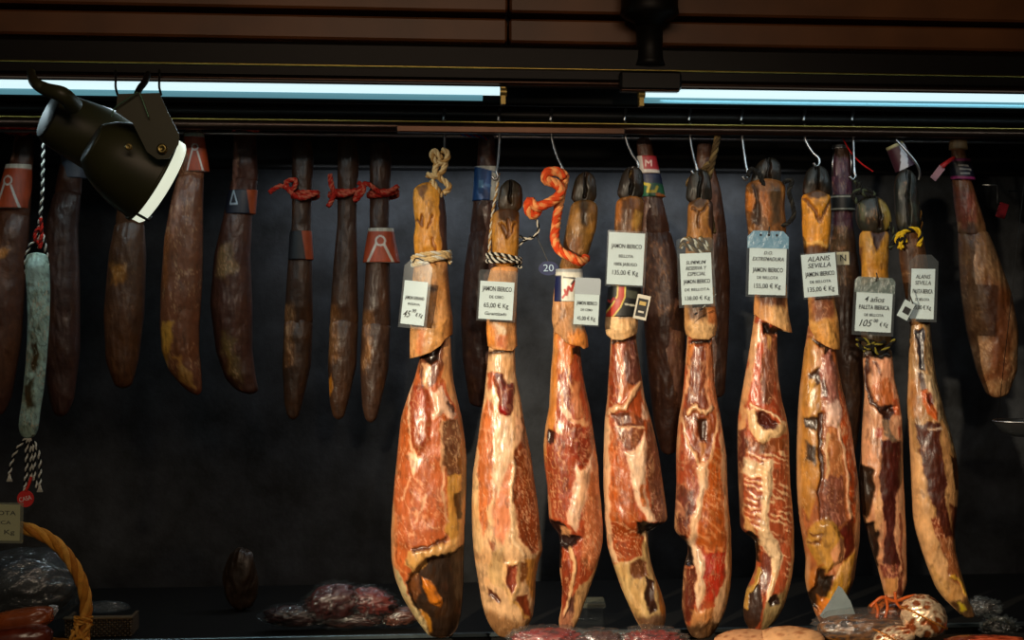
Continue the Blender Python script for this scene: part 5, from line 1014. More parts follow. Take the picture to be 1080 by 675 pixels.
# long narrow red tag by that ham
o = P(989, 180, .08); s_ = depth(989, 180, .08) / F
t = empty('ribbon_tag', o, 'red ribbon tag with white paper end, left of the black and pink band', 'tag')
mb = MB(); q = np.array([P(1006, 166, .1), P(998, 172, .08), P(993, 176, .08)]) - o
mb.tube(smooth_path(q), np.linspace(1.8, 3.2, 17) * s_, lin((190, 40, 40)), seg=8); mb.build('ribbon', M_LABEL, t)
mb = MB(); A_ = P(994, 176, .078) - o; B_ = P(984, 189, .078) - o; n_ = np.array([B_[2] - A_[2], 0, -(B_[0] - A_[0])]); n_ = n_ / np.linalg.norm(n_) * 3.6 * s_
for dy, fl in ((0, 1), (.0012, -1)):
    V = np.array([A_ - n_, A_ + n_, B_ + n_, B_ - n_]) + [0, dy, 0]; mb.add(V, [(0, 1, 2, 3)[::fl]], lin((170, 120, 130)))
mb.build('paper_end', M_LABEL, t, smooth=False)
# ham leg with red-white striped foil, above front ham nine
h9b = empty('foil_sleeve', P(948, 163, .03), 'tilted dark red and white foil sleeve hanging above the rightmost front ham', 'label sleeve')
s_ = depth(948, 163, .03) / F; ax = np.array([.42, 0, -.9]); ax /= np.linalg.norm(ax)
c0 = P(943, 152, .03); V = lathe([(0, 9 * s_), (.001, 9.6 * s_), (30 * s_, 11 * s_)], c0, ax, 40)
V = lathe([(k * 2.0 * s_, (9.4 + .12 * k) * s_) for k in range(15)], c0, ax, 48)
Cc = np.zeros(V.shape[:2] + (3,)) + lin((70, 30, 40))
xx = (V[..., 0] - c0[0]) / s_
Cc[xx > 4] = lin((196, 196, 205)); Cc[xx > 14] = lin((80, 60, 70)); Cc[xx > 11.5] = lin((60, 30, 50))
Cc[:2] = lin((180, 170, 120))
MB().grid(V, Cc, close=True).build('sleeve', M_LABEL, h9b, np.array(h9b.location))
mb = MB(); mb.tube(smooth_path([P(945, 147, .0), P(955, 158, -.01), P(966, 172, -.012), P(970, 182, -.01), P(969, 190, -.006)]), 1.4 * s_, K1, seg=8)
alone(mb, 'meat_hook', M_STEEL, P(945, 147, 0), 'dark bent hook crossing the red and white foil sleeve', 'hook', HOOK_G)
# faint red tag far right
mb = MB(); o = P(1057, 222, .5); s_ = depth(1057, 222, .5) / F
mb.box((-5 * s_, -.002, -8 * s_), (5 * s_, .002, 8 * s_), lin((140, 24, 40)), bev=.001)
q_ = mb.build('red_tag', M_LABEL, None, smooth=False); q_.location = [float(x) for x in o]; q_.rotation_euler = (0, math.radians(18), 0); tag(q_, 'small dull red tag near the wall behind the rightmost whole ham', 'tag')
mb = MB(); pp = [P(1036, 195, .5), P(1052, 195, .5), P(1052, 214, .5), P(1055, 216, .5)]; mb.tube(pp, .9 * s_, lin((80, 76, 72)), seg=6)
alone(mb, 'wire_bracket', M_STEEL, P(1045, 205, .5), 'thin grey wire bracket near the wall holding the dull red tag', 'bracket')

# ================================================================ SPOT LAMPS
M_OLIVE = plain('olive_enamel', (58, 60, 36), .45, var=.12, scale=12)
M_LENS = glow('spot_lens_light', (232, 238, 214), .85)
M_LENS2 = plain('frosted_grey_lens', (36, 40, 31), .6)
def spot_lamp(px, py, v, ax, R, Ln, label, prof, lens_mat, lens_lit):
    root = empty('spot_lamp', P(px, py, v), label, 'spot lamp', 'spot lamps under the canopy')
    o = np.array(root.location); s = depth(px, py, v) / F; ax = np.array(ax, float); ax /= np.linalg.norm(ax)
    V = lathe([(h_ * s, r_ * s) for h_, r_ in prof], o, ax, 48)
    MB().grid(V, K1, close=True).build('housing', M_OLIVE, root, o)
    r0 = prof[-1][1] - 1.5; h0 = prof[-1][0]
    V = lathe([(h0 * s, (r0 + .8) * s), ((h0 + 1.5) * s, r0 * .96 * s), ((h0 + 4) * s, r0 * .7 * s), ((h0 + 5) * s, r0 * .3 * s), ((h0 + 5.2) * s, .4 * s)], o, ax, 48)
    if lens_lit:      # a glowing drum band round the mouth, closed by a flat diffuser
        V = lathe([(h0 * s, (r0 - .5) * s), ((h0 + 3) * s, (r0 + .6) * s), ((h0 + 11) * s, (r0 + .2) * s), ((h0 + 13) * s, (r0 - 2) * s), ((h0 + 13.5) * s, r0 * .5 * s), ((h0 + 13.6) * s, .4 * s)], o, ax, 56)
    MB().grid(V, K1, close=True, caps=True).build('lens', lens_mat, root, o)
    V = lathe([((h0 - 3) * s, (r0 + 1.2) * s), ((h0 - 3) * s, (r0 + 3.2) * s), ((h0 + .6) * s, (r0 + 3.2) * s), ((h0 + .6) * s, (r0 + 1.0) * s)], o, ax, 48)
    MB().grid(V, K1, close=True).build('rim', M_OLIVE, root, o)
    hb = prof[0][0]; r1 = prof[0][1]
    V = lathe([((hb - 2) * s, 1 * s), ((hb - 2) * s, (r1 - 2) * s), (hb * s, r1 * s)], o, ax, 48)
    MB().grid(V, K1, close=True, caps=True).build('back_cap', M_OLIVE if lens_lit else M_LENS2, root, o)
    return root, o, s, ax
VL = -.30
axB = (.80, .43, -.48)
rB, oB, sB, axB = spot_lamp(118, 163, VL, axB, 52, 60, 'large olive spot lamp with a glowing lens edge, before the left tube light', [(-22, 24), (-12, 33), (0, 39), (20, 46), (40, 49), (48, 50)], M_LENS, True)
# crossing clip on the lens, yoke, bolts
e1 = np.cross(axB, [0, 1, 0]); e1 /= np.linalg.norm(e1); e2 = np.cross(axB, e1)
if e1[2] > 0: e1 = -e1
mb = MB(); c_ = oB + axB * 55 * sB
pts = [c_ + e1 * r_ * sB * 1.0 + (-e2 if e2[1] > 0 else e2) * 18 * sB * k for r_, k in ((33, 3), (34, 1.5), (35, 0), (35.5, -1.5))]
front_dir = -np.array([0, 1.0, 0]); fd = front_dir - axB * (front_dir @ axB); fd /= np.linalg.norm(fd)
pts = [c_ + axB * a * sB + (e1 * math.sin(.9) + fd * math.cos(.9)) * 50.4 * sB for a in (-10, -4, 1, 7)]; pts.append(c_ + axB * 8 * sB + (e1 * math.sin(.9) + fd * math.cos(.9)) * 44 * sB)
mb.tube(pts, 1.6 * sB, K1, seg=8); mb.build('lens_clip', M_BLACK, rB, oB)
def plate_part(name, pts, v, th, mat, root, o):
    mb = MB(); fr_ = [P(x, y, v) for x, y in pts]; bk_ = [p + NV * th for p in fr_]; n = len(pts)
    mb.add(fr_ + bk_, [tuple(range(n)), tuple(range(n, 2 * n))[::-1]] + [(k, n + k, n + (k + 1) % n, (k + 1) % n) for k in range(n)], K1)
    return mb.build(name, mat, root, o, smooth=False)
plate_part('yoke_plate', [(124, 99), (168, 98), (178, 120), (189, 142), (188, 152), (178, 167), (166, 168), (155, 160), (140, 130), (122, 118)], VL - .075, .004, M_OLIVE, rB, oB)
for (x, y, r_) in ((171, 157, 5.2), (136, 155, 3.6)):
    c0 = P(x, y, VL - .078); V = lathe([(0, r_ * sB), (.003, r_ * sB), (.0045, r_ * .6 * sB), (.002, r_ * .3 * sB), (.002, .1 * sB)], c0, -NV, 18)
    MB().grid(V, K1, close=True, caps=True).build('bolt', plain('aged_brass', (150, 135, 80), .35, metal=.9), rB, oB)
mb = MB()
for q in ([(145, 97), (132, 106), (121, 114), (118, 123)], [(147, 97), (152, 110), (157, 124)]):
    mb.tube(smooth_path([P(x, y, VL - .085) for x, y in q]), .8 * sB, K1, seg=6)
mb.build('guard_wire', plain('greenish_wire', (90, 130, 105), .4, metal=.6), rB, oB)
mb = MB(); mb.tube(smooth_path([P(143, 104, VL - .05), P(147, 94, VL - .03), P(153, 86, VL), P(156, 78, -.14)]), [3.5 * sB] * 25, K1, seg=12); mb.build('arm', M_BLACK, rB, oB)
mb = MB()
for x0_ in (122, 168):
    mb.tube(smooth_path([P(x0_ + 2, 100, VL - .07), P(x0_, 92, VL - .05), P(x0_, 84, VL + .02), P(x0_, 74, -.14)]), 1.2 * sB, K1, seg=8)
mb.build('hanging_wire', M_BLACK, rB, oB)
rA, oA, sA, axA = spot_lamp(52, 122, VL + .08, (.85, .61, -.42), 25, 60, 'smaller olive spot lamp at far left, its pale grey end showing', [(0, 26), (4, 28), (12, 30), (40, 34), (66, 37), (80, 38)], M_LENS2, False)
mb = MB(); mb.tube(smooth_path([P(78, 112, VL), P(66, 100, VL - .03), P(48, 94, VL - .02), P(36, 86, VL), P(33, 76, -.14)]), np.interp(np.linspace(0, 1, 33), [0, .3, .8, 1], [9, 8, 5, 4.5]) * sA, K1, seg=14); mb.build('arm', M_OLIVE, rA, oA)

# ================================================================ WHITE SAUSAGE
o = P(40, 265, .0 - .06); VSG = -.06
sg = empty('cured_sausage', o, 'long white moulded sausage hanging at left by black and white twine', 'sausage')
rows = [(266, 30, 48), (272, 27.5, 51), (285, 27, 52), (310, 29, 52.5), (335, 30, 52), (360, 29, 50.5), (385, 27.5, 48.5), (410, 25, 46), (432, 22, 42.5), (450, 20, 40.5), (459, 22, 38), (463, 26, 34)]
loft(sg, 'casing', painted('mouldy_casing', rough=.75, bump=.8, scale=120, spec=.2), VSG, rows, (150, 176, 168),
     [('P', [(0, 250), (80, 250), (80, 480), (0, 480)], (158, 184, 176), {'vein': .75, 'fr': 3.2, 'vc': (44, 52, 42), 'ang': 1.1}), ('P', [(36, 362), (44, 360), (43, 395), (36, 392)], (66, 54, 30), {'f': 2, 'vein': .5, 'vc': (150, 170, 160), 'fr': 2}), ('P', [(30, 405), (40, 400), (38, 428), (30, 430)], (70, 66, 48), {'f': 2}), ('P', [(30, 270), (48, 270), (46, 300), (32, 305)], (172, 198, 196), {'f': 4, 'a': .8})], 151, dk=.95, back=(110, 130, 122), nf=70, relief=1.6)
W_, B_ = lin((205, 205, 195)), lin((20, 20, 20))
rope_part(sg, 'twine', VSG, [[(46, 150), (45, 180), (45, 200), (43, 222), (41, 240), (40, 262)], [(42, 236), (38, 250), (30, 262), (27, 276), (28, 290)], [(43, 240), (47, 256), (50, 275), (50.5, 300), (50, 318)]], 1.9, [W_, B_], strands=2, pitch=10)
rope_part(sg, 'red_twine', VSG - .008, [[(42, 240), (37, 246), (38, 254), (43, 258)], [(43, 230), (44, 246), (42, 262)]], 2.0, [RDR, RDR, lin((90, 20, 16))], pitch=10, label='red twine at the knot')
rope_part(sg, 'tassel', VSG, [[(30, 461), (22, 468), (14, 482), (10, 500)], [(30, 461), (28, 475), (28, 495), (26, 514)], [(31, 461), (33, 478), (33, 500)], [(31, 461), (38, 470), (42, 486), (42, 512)], [(31, 461), (36, 476), (36, 498), (39, 514)]], 1.9, [W_, B_], strands=2, pitch=10)
mb = MB(); s_ = depth(30, 500, VSG) / F
for (x, y) in ((10, 501), (26, 514), (42, 512), (33, 500)):
    for k in range(7):
        a = (k - 3) * .9; mb.tube([P(x, y - 2, VSG), P(x + a * .4, y + 3, VSG + .001 * (k % 3)), P(x + a, y + 7, VSG + .002 * (k % 2))], .8 * s_, W_, seg=5)
mb.build('frayed_end', M_ROPE, sg, np.array(sg.location))
o = P(27, 526, VSG - .01); t = empty('round_tag', o, 'small round red tag with white writing below the white sausage', 'tag')
a = np.linspace(0, 2 * math.pi, 28, endpoint=False); V = [np.stack([np.cos(a) * 8.8 * s_, np.full(28, y), np.sin(a) * 8.8 * s_], -1) for y in (-.0012, .0012)]
mb = MB(); mb.grid(np.array(V), lin((196, 24, 22)), close=True, caps=True); mb.build('disc', M_LABEL, t, smooth=False)
tb = MB(); c_, s2 = math.cos(.25), math.sin(.25)
lettering(tb, [L('CASA', 0, 4.8, 13, .08)], 20, lambda x, y, z: np.stack([(x * c_ - y * s2) * s_, -.0016 - z, (x * s2 + y * c_) * s_], -1), (215, 200, 195)); tb.build('lettering', M_LABEL, t, smooth=False)
mb = MB(); mb.tube(smooth_path([P(27, 518, VSG - .012) - o, P(30, 512, VSG - .008) - o, P(33, 503, VSG - .004) - o]), 1.6 * s_, RDR, seg=7); mb.build('red_loop', M_ROPE, t)

# ================================================================ BASKET LEFT
VB = -.30
sb = depth(20, 640, VB) / F
WK = [lin((200, 140, 56)), lin((178, 118, 42)), lin((208, 150, 66)), lin((165, 105, 38))]
bc = P(-6, 675, VB)
bk = empty('wicker_basket', [bc[0], bc[1], ZC], 'golden wicker basket with a tall twisted handle, lower left corner', 'basket')
o = np.array(bk.location)
def hp(x, y, z=0): return P(x, y, VB + z)
mb = MB()
arc = [(87, 692), (89, 660), (91, 640), (88.5, 622), (82, 604), (71, 586), (56, 571), (38, 561), (20, 556), (-6, 553), (-32, 556), (-58, 566), (-82, 586), (-98, 612), (-103, 645), (-100, 692)]
rope(mb, [hp(x, y) for x, y in arc], 6.6 * sb, WK, strands=4, pitch=62 * sb, fuzz=.2)
mb.build('handle', M_ROPE, bk, o)
mb = MB(); wrap_ring(mb, 88, 654, 8.2, VB, 2.0, [WK[2], WK[1]], turns=3, dk=1.0, strands=2)
for q in ([(80, 660), (84, 670), (92, 676), (94, 690)], [(94, 658), (88, 670), (80, 676), (78, 690)], [(78, 665), (76, 675), (80, 690)]): rope_px(mb, q, VB - .014, 3.2, [WK[2], WK[0]], strands=2)
mb.build('handle_lashing', M_ROPE, bk, o)
# woven body: stakes and weavers as relief on a turned oval
zt = zat(690, VB); hgt = zt - ZC - .002
zt = max(zt, ZC + .05); hgt = zt - ZC
a = np.linspace(0, 2 * math.pi, 240, endpoint=False); zz = np.linspace(0, 1, 22)
V = np.zeros((22, 240, 3)); Cc = np.zeros((22, 240, 3))
for i, z in enumerate(zz):
    w_ = .5 + .5 * np.sin(a * 30 + math.pi * (i % 2)); rx = (86 + 8 * z + 1.6 * w_) * sb; ry = rx * .62
    V[i] = np.stack([bc[0] + rx * np.cos(a), bc[1] + .03 + ry * np.sin(a), np.full(240, ZC + hgt * z)], -1); Cc[i] = WK[1] * (0.75 + .35 * w_)[:, None]
MB().grid(V, Cc, close=True).build('woven_body', M_ROPE, bk, o)
# contents
def blob(name, cx, cy, rx, ry, v, mat, colf, label=None, cat=None, group=None, parent=None, seed=0, rz=.7, amp=.12, ridge=0., rot=0., n=(46, 64), freq=2.2, origin=None, flat=2.0):
    s = depth(cx, cy, v) / F; o_ = P(cx, cy, v)
    u = np.linspace(0.02, math.pi - .02, n[0]); w = np.linspace(0, 2 * math.pi, n[1], endpoint=False)
    U, W = np.meshgrid(u, w, indexing='ij')
    sp = lambda q: np.sign(q) * np.abs(q) ** (2 / flat)
    x = sp(np.cos(U)); y = sp(np.sin(U)) * sp(np.cos(W)); z = sp(np.sin(U)) * sp(np.sin(W))
    q1 = fbm(x * freq + z * .7, y * freq + 9 + z * freq * .8, seed, 4) - .5
    rg = 1 - np.abs(2 * fbm(x * freq * 1.7 + 3 + z, y * freq * 1.7 - z * 1.3, seed + 7, 4) - 1) * 2
    r = 1 + amp * q1 * 2 + ridge * (rg - .5)
    cr, sr = math.cos(rot), math.sin(rot)
    X = x * rx * r; Y = y * ry * r
    X, Y = X * cr - Y * sr, X * sr + Y * cr
    V = np.stack([X * s, -z * min(rx, ry) * rz * r * s, Y * s], -1)
    C = colf(x, y, z, q1, rg)
    mb = MB().grid(V, C, close=True, caps=True)
    ob = mb.build(name, mat, parent)
    if parent is None: ob.location = [float(k) for k in o_]; tag(ob, label, cat, group)
    else: ob.location = [float(k) for k in (o_ - np.array(parent.location))]
    if parent is not None and label: ob['label'] = label
    return ob
def flatc(c, var=.35):
    c = lin(c)
    return lambda x, y, z, q, r: c[None, None] * (1 + var * q * 2)[..., None]
def mixc(c1, c2, k=.5, w=.25):
    a_, b_ = lin(c1), lin(c2)
    def f(x, y, z, q, r):
        m = sstep(k - w, k + w, r)[..., None]; return a_ * (1 - m) + b_ * m
    return f
M_GLAZE = painted('glossy_cured_crust', rough=.22, coat=.4, bump=.4, scale=60)
blob('cured_loin', 22, 654, 34, 12, VB + .03, M_GLAZE, flatc((126, 60, 26)), 'glossy brown cured loin in the basket, upper one', 'cured meat', 'cured loins in the basket', seed=3, rot=.18, rz=1.2, amp=.08, flat=3)
blob('cured_loin', 14, 674, 40, 13, VB - .01, M_GLAZE, flatc((98, 38, 20)), 'dark reddish cured loin in the basket, lower one', 'cured meat', 'cured loins in the basket', seed=4, rot=.1, rz=1.2, amp=.08, flat=3)
pk = empty('wrapped_package', P(30, 610, .06), 'large dark package in crinkled clear wrap behind the basket handle', 'package')
blob('contents', 22, 622, 58, 32, .04, painted('dull_dark_meat', rough=.6, bump=.4), flatc((44, 42, 42)), parent=pk, seed=6, amp=.12, rz=.9)
blob('clear_wrap', 22, 618, 66, 38, .04, M_WRAP, flatc((200, 200, 200)), parent=pk, seed=8, amp=.12, ridge=.16, rz=.9)
blob('plastic_corner', 50, 647, 11, 6, -.2, plastic('white_plastic_film', (205, 210, 215), haze=.55, gloss=.25, bump=1.0), flatc((220, 220, 220)), 'small twisted end of white plastic film beside the brown loin', 'plastic film', seed=12, ridge=.5, rot=.5)
# left price tag on the handle
price_tag(-2, 551, 46, 38, 1, VB - .03, [L('BELLOTA', 10, 4.6, 38, .12), L('IBERICA', 0, 3.8, 28, .02), L('45 € Kg', -10, 4.8, 36, .04)], (2, 2, 3.5, 2.5), 'yellowish price tag reading BELLOTA on the basket handle, cut off at the left edge', card_mat=M_YCARD, slmat=plastic('grey_sleeve_edge', (150, 152, 130), haze=.3, gloss=.06), clip=.02)
# dark wicker crate behind
wc = empty('wicker_crate', [*(S(ub(105, 660, .13), .15, 0)[:2]), ZS], 'low dark woven crate on the shelf, right of the basket handle', 'crate')
o = np.array(wc.location); M_WKD = painted('dark_weave', rough=.7, bump=.3)
mb = MB(); u0, u1 = ub(68, 660, .13), ub(139, 660, .13); zt = zat(645, .13)
nr, nc = 8, 26
for i in range(nr):
    for j in range(nc):
        a0 = u0 + (u1 - u0) * j / nc; a1 = u0 + (u1 - u0) * (j + 1) / nc; z0 = ZS + (zt - ZS) * i / nr; z1 = ZS + (zt - ZS) * (i + 1) / nr
        dv = .0035 if (i + j) % 2 else 0
        mb.box((a0 + .0004, .13 - dv, z0 + .0006), (a1 - .0004, .14, z1 - .0006), lin((96, 76, 48) if (i + j) % 3 else (74, 58, 36)), frame, .0012)
mb.build('front_weave', M_WKD, wc, o)
MB().box((u0, .14, ZS + .001), (u0 + .006, .2, zt), lin((80, 62, 40)), frame).build('side', M_WKD, wc, o, smooth=False)
MB().box((u1 - .006, .14, ZS + .001), (u1, .2, zt), lin((80, 62, 40)), frame).build('side', M_WKD, wc, o, smooth=False)
MB().box((u0 - .002, .126, zt), (u1 + .002, .142, zt + .004), lin((90, 72, 46)), frame, .001).build('rim', M_WKD, wc, o, smooth=False)
blob('plastic_bag', 112, 640, 22, 6, .2, M_WRAP, flatc((180, 180, 180)), 'crumpled clear bag lying on top of the woven crate', 'bag', seed=14, ridge=.35, rz=1.5)

# ================================================================ SHELF PACKAGES (centre left, dim)
PG = 'wrapped cured meat on the rear shelf'
M_DMEAT = painted('vacuum_packed_meat', rough=.35, coat=.5, bump=.5, scale=80)
for (x, y, rx, ry, c, sd, lab) in [(312, 655, 34, 11, (52, 26, 24), 31, 'dark wrapped meat packet at the left end of the shelf pile'), (352, 640, 30, 18, (66, 28, 26), 32, 'upright dark wrapped packet, tallest of the shelf pile'),
                                   (392, 640, 26, 15, (92, 34, 28), 33, 'reddish wrapped packet on the shelf beside the leftmost front ham'), (366, 658, 36, 9, (58, 30, 26), 34, 'flat wrapped packet at the front of the shelf pile'), (424, 655, 22, 9, (84, 44, 32), 35, 'small wrapped packet on the shelf touching the leftmost front ham')]:
    r = empty('meat_packet', P(x, y, .15), lab, 'meat packet', PG)
    blob('meat', x, y - 5, rx, ry, .15, M_DMEAT, mixc(tuple(k * .8 for k in c), (c[0] * 1.25, c[1] * 1.3, c[2] * 1.3)), parent=r, seed=sd, ridge=.15, rz=1.0, rot=(sd % 3 - 1) * .15)
    blob('clear_wrap', x, y - 5, rx * 1.1, ry * 1.15, .15, plastic('thin_clear_film', (190, 200, 205), haze=.015, gloss=.05, rough=.12, bump=1.0, scale=40), flatc((200, 200, 200)), parent=r, seed=sd + 20, ridge=.3, rz=1.05, rot=(sd % 3 - 1) * .15, freq=3)
blob('dark_ham_piece', 254, 611, 17, 34, .35, M_OLD, flatc((48, 32, 18), .6), 'dim brown ham piece standing by the wall left of the shelf pile', 'ham piece', seed=40, amp=.2)

# ================================================================ COUNTER ITEMS (bottom right)
VC = -.17
for (x, y, rx, ry, sd, lab, c2) in [(578, 672, 44, 13, 51, 'shallow vacuum pack of sliced red meat under the second front ham', (150, 36, 26)), (634, 674, 28, 12, 52, 'dark vacuum pack between the third and fourth front hams', (84, 46, 34)), (687, 674, 38, 14, 53, 'vacuum pack of bright red sliced meat under the fourth front ham', (150, 38, 24))]:
    r = empty('vacuum_pack', P(x, y, VC), lab, 'vacuum pack', 'vacuum packs on the counter')
    blob('sliced_meat', x, y + 2, rx * .86, ry * .8, VC, M_DMEAT, mixc((70, 18, 14), c2), parent=r, seed=sd, ridge=.25, rz=1.5, freq=4)
    blob('clear_wrap', x, y, rx, ry, VC, M_WRAP, flatc((200, 200, 200)), parent=r, seed=sd + 9, ridge=.14, rz=1.6, freq=4)
M_TANP = painted('pale_cured_fat', rough=.45, coat=.1, bump=.5, scale=50)
blob('boneless_ham', 790, 676, 38, 12, VC, M_TANP, mixc((150, 92, 54), (196, 142, 98), .35, .3), 'pale boneless ham lying on the counter, left one of the pair', 'ham piece', 'boneless hams on the counter', seed=61, amp=.06, rz=1.6)
blob('boneless_ham', 832, 676, 38, 15, VC - .01, M_TANP, mixc((165, 104, 62), (214, 160, 110), .35, .3), 'pale boneless ham lying on the counter, right one of the pair', 'ham piece', 'boneless hams on the counter', seed=62, amp=.06, rz=1.6)
r = empty('wrapped_ham', P(912, 662, VC), 'long dark ham in clear film lying on the counter, right of the pale boneless hams', 'wrapped ham')
blob('ham', 912, 664, 50, 15, VC, M_GLAZE, mixc((56, 32, 14), (130, 80, 30), .7), parent=r, seed=71, amp=.06, rz=1.6, flat=2.6)
blob('clear_wrap', 912, 660, 56, 19, VC, M_WRAP, flatc((200, 200, 200)), parent=r, seed=75, amp=.06, ridge=.08, rz=1.6, freq=3)
mb = MB(); pp = [P(x, y, -.1) for x, y in ((868, 652), (905, 656), (897, 634), (888, 620), (880, 634))]; bk_ = [p + NV * .02 for p in pp]
mb.add(pp + bk_, [(0, 1, 2, 3, 4), (9, 8, 7, 6, 5)] + [(k, 5 + k, 5 + (k + 1) % 5, (k + 1) % 5) for k in range(5)], K1)
alone(mb, 'paper_cone', plain('greyish_wax_paper', (128, 140, 142), .5, bump=.6, scale=30), P(886, 640, -.1), 'pointed fold of greyish waxed paper behind the wrapped ham', 'paper', smooth=False)
M_FOIL = painted('copper_gold_foil', rough=.25, metal=.55, bump=1.0, scale=70, coat=.2)
fc = mixc((150, 74, 28), (240, 208, 170), .5, .3)
for (x, y, rx, ry, sd, lab, ro) in [(974, 650, 24, 22, 81, 'round ham knuckle wrapped in shiny copper foil, the larger one', -.6), (943, 673, 22, 13, 82, 'round piece wrapped in shiny copper foil at the bottom edge, the smaller one', .2)]:
    r = empty('foil_wrapped_ham', P(x, y, VC - .05), lab, 'foil-wrapped ham', 'copper foil packages on the counter')
    blob('foil_wrap', x, y, rx, ry, VC - .05, M_FOIL, fc, parent=r, seed=sd, amp=.07, ridge=.05, rz=1.0, freq=1.5, rot=ro, n=(90, 120))
    mb = MB(); s = depth(x, y, VC - .05) / F
    wrap_ring(mb, x, y, rx * .98, VC - .05, 1.2, [lin((190, 120, 50))] * 2, turns=1, dk=.98, tilt=.45, strands=2)
    mb.build('foil_fold', M_FOIL, r, np.array(r.location))
r = empty('orange_net_ham', P(944, 640, VC + .03), 'brown ham end tied with orange ribbons, under the narrow eighth ham', 'ham piece')
blob('ham_end', 945, 646, 30, 16, VC + .04, M_GLAZE, mixc((58, 28, 14), (150, 76, 30), .7), parent=r, seed=85, amp=.1, rz=1.3)
mb = MB(); s_ = depth(940, 636, VC) / F
for q in ([(918, 640), (930, 630), (944, 634), (956, 630), (966, 628)], [(934, 628), (936, 640), (934, 652), (938, 660)], [(922, 634), (926, 644), (924, 656)], [(944, 624), (946, 636), (956, 646)]):
    mb.tube(smooth_path([P(x, y, VC - .012) for x, y in q]), 1.7 * s_, lin((186, 84, 30)), seg=8)
mb.build('ribbon', M_GLAZE, r, np.array(r.location))
for (x, y, rx, ry, sd, lab) in [(1054, 662, 20, 13, 91, 'crumpled greenish clear packet at the lower right'), (1035, 640, 20, 10, 92, 'dark crumpled packet behind the rightmost ham tip')]:
    r = empty('meat_packet', P(x, y, .0), lab, 'meat packet', 'packets at the lower right')
    blob('meat', x, y, rx * .85, ry * .8, .0, M_DMEAT, flatc((52, 50, 42) if sd == 91 else (36, 28, 26)), parent=r, seed=sd, ridge=.2, rz=1.2)
    blob('clear_wrap', x, y, rx, ry, .0, M_WRAP, flatc((200, 200, 200)), parent=r, seed=sd + 3, ridge=.4, rz=1.2, freq=3)
blob('cured_loin', 1040, 679, 48, 9, VC, M_GLAZE, mixc((150, 52, 26), (190, 84, 50)), 'orange-red cured loin along the bottom edge at far right', 'cured meat', seed=95, rz=1.6, ridge=.12)
# clear stand between hams
o = P(622, 645, .12); s_ = depth(622, 645, .12) / F; t = empty('clear_box', [o[0], o[1], ZS], 'small clear plastic box on the shelf between the third and fourth hams', 'box')
oo = np.array(t.location); hh = (P(622, 638, .12)[2] - ZS)
M_CLR = plastic('clear_acrylic', haze=.01, gloss=.06)
MB().box((-15 * s_, -.03, .001), (15 * s_, .03, hh), K1, bev=.002).build('box_body', M_CLR, t, smooth=False)
MB().box((-16 * s_, -.032, hh), (16 * s_, .032, hh + 5 * s_), K1, bev=.002).build('lid', plastic('cloudy_acrylic', (150, 150, 130), haze=.25, gloss=.15), t, smooth=False)
# steel pan on the right
o = P(1085, 452, -.02); s_ = depth(1085, 452, -.02) / F; t = empty('scale_pan', o, 'thin steel pan with a bright curved rim at the right edge', 'pan')
a = np.linspace(0, 2 * math.pi, 60, endpoint=False)
V = np.array([np.stack([np.cos(a) * r_ * s_, np.sin(a) * r_ * s_ * .6, np.full(60, z * s_)], -1) for r_, z in ((37, 8), (36, 7), (28, -2), (16, -7), (1, -8), (1, -9), (16, -8.2), (28, -3.2), (36.4, 6.4))])
MB().grid(V, K1, close=True).build('bowl', plain('dark_steel', (120, 124, 126), .3, metal=.9), t)
MB().tube(np.stack([np.cos(a) * 37 * s_, np.sin(a) * 37 * s_ * .6, np.full(60, 8 * s_)], -1), 1.1 * s_, K1, seg=8).build('rim', M_STEEL, t)
mb = MB()
for k in range(3):
    an = 2.1 * k + .3; mb.tube([np.array([math.cos(an) * 37 * s_, math.sin(an) * 37 * s_ * .6, 8 * s_]), np.array([0, 0, (452 - 150) * s_])], .35 * s_, K1, seg=5)
mb.build('hanging_wire', M_BLACK, t)

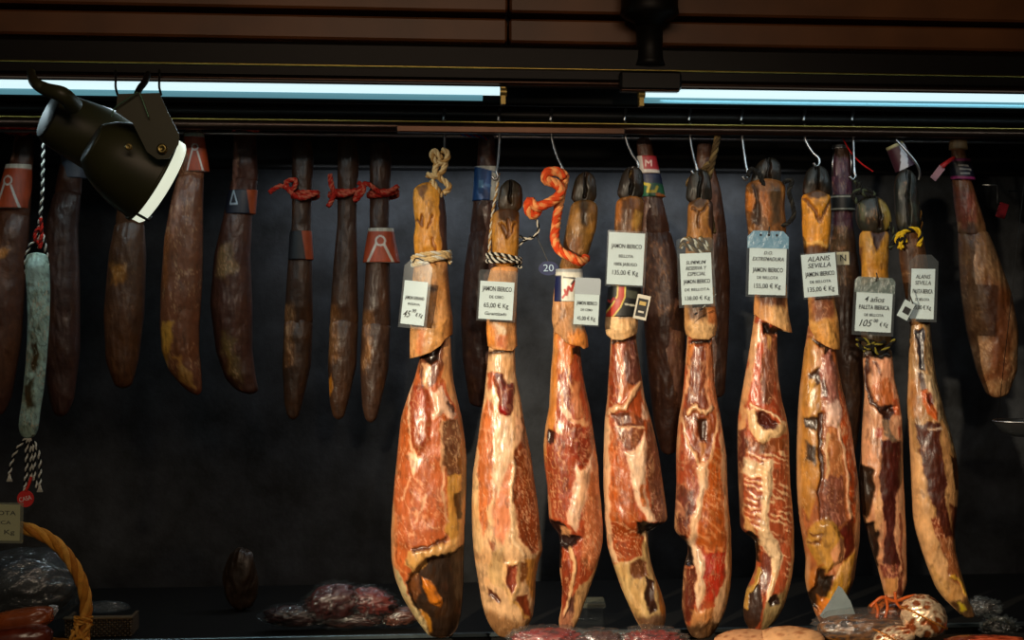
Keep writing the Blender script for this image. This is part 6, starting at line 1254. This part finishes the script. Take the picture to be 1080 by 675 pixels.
# ================================================================ LIGHT
def look(o, target):
    d = Vector(target) - o.location; o.rotation_euler = d.to_track_quat('-Z', 'Y').to_euler()
def spot(name, loc, target, e, ang, blend, size, col):
    l = bpy.data.lights.new(name, 'SPOT'); l.energy = e; l.spot_size = math.radians(ang); l.spot_blend = blend; l.shadow_soft_size = size; l.color = col
    o = bpy.data.objects.new(name, l); COL.objects.link(o); o.location = loc; look(o, target); return o
spot('counter_spot_light', (-1.15, -2.05, 2.10), (0.29, 0.0, 1.40), 280, 36, .8, .02, (1, .84, .61))
spot('front_spot_light', (0.25, -2.7, 2.2), (0.36, 0, 1.50), 46, 34, .9, .05, (1, .85, .66))
spot('basket_spot_light', (-0.9, -2.2, 1.9), (-0.98, -.2, 1.25), 14, 24, .9, .05, (1, .82, .58))
def area(name, loc, rot, e, sx, sy, col):
    l = bpy.data.lights.new(name, 'AREA'); l.shape = 'RECTANGLE'; l.size = sx; l.size_y = sy; l.energy = e; l.color = col
    o = bpy.data.objects.new(name, l); COL.objects.link(o); o.location = loc; o.rotation_euler = rot; return o
for px, tilt, e_ in ((150, 2, 1.2), (930, 25, .6)):
    c = P(px, 110, -.145); area('tube_glow', c, (math.radians(tilt), 0, TH), e_, .8, .03, (.72, .93, 1.0))
c = S(.13, .49, zat(177, .49)); area('added_wall_glow', c, (math.radians(10), 0, TH), 2.2, 1.15, .02, (.84, .92, 1.0))  # unseen lamp added to brighten the upper wall
a_ = area('added_canopy_fill', (0.1, -2.3, 2.6), (0, 0, 0), 8.5, 1.2, .3, (1, .72, .5)); look(a_, (0.1, -.1, 2.12))  # unseen fill added to lift the fascia boards
W = bpy.data.worlds.new('shop_ambience'); SC.world = W; W.use_nodes = True
W.node_tree.nodes['Background'].inputs[0].default_value = (.9, .95, .85, 1); W.node_tree.nodes['Background'].inputs[1].default_value = .022

cam = bpy.data.cameras.new('camera'); co = bpy.data.objects.new('camera', cam); COL.objects.link(co)
co.location = CAM; co.rotation_euler = (math.radians(90), 0, 0)
cam.sensor_width = 36; cam.lens = F / 1080 * 36; cam.clip_start = .05
SC.camera = co
SC.view_settings.view_transform = 'Standard'; SC.view_settings.look = 'None'; SC.view_settings.exposure = 0; SC.view_settings.gamma = 1
SC.view_settings.use_curve_mapping = False
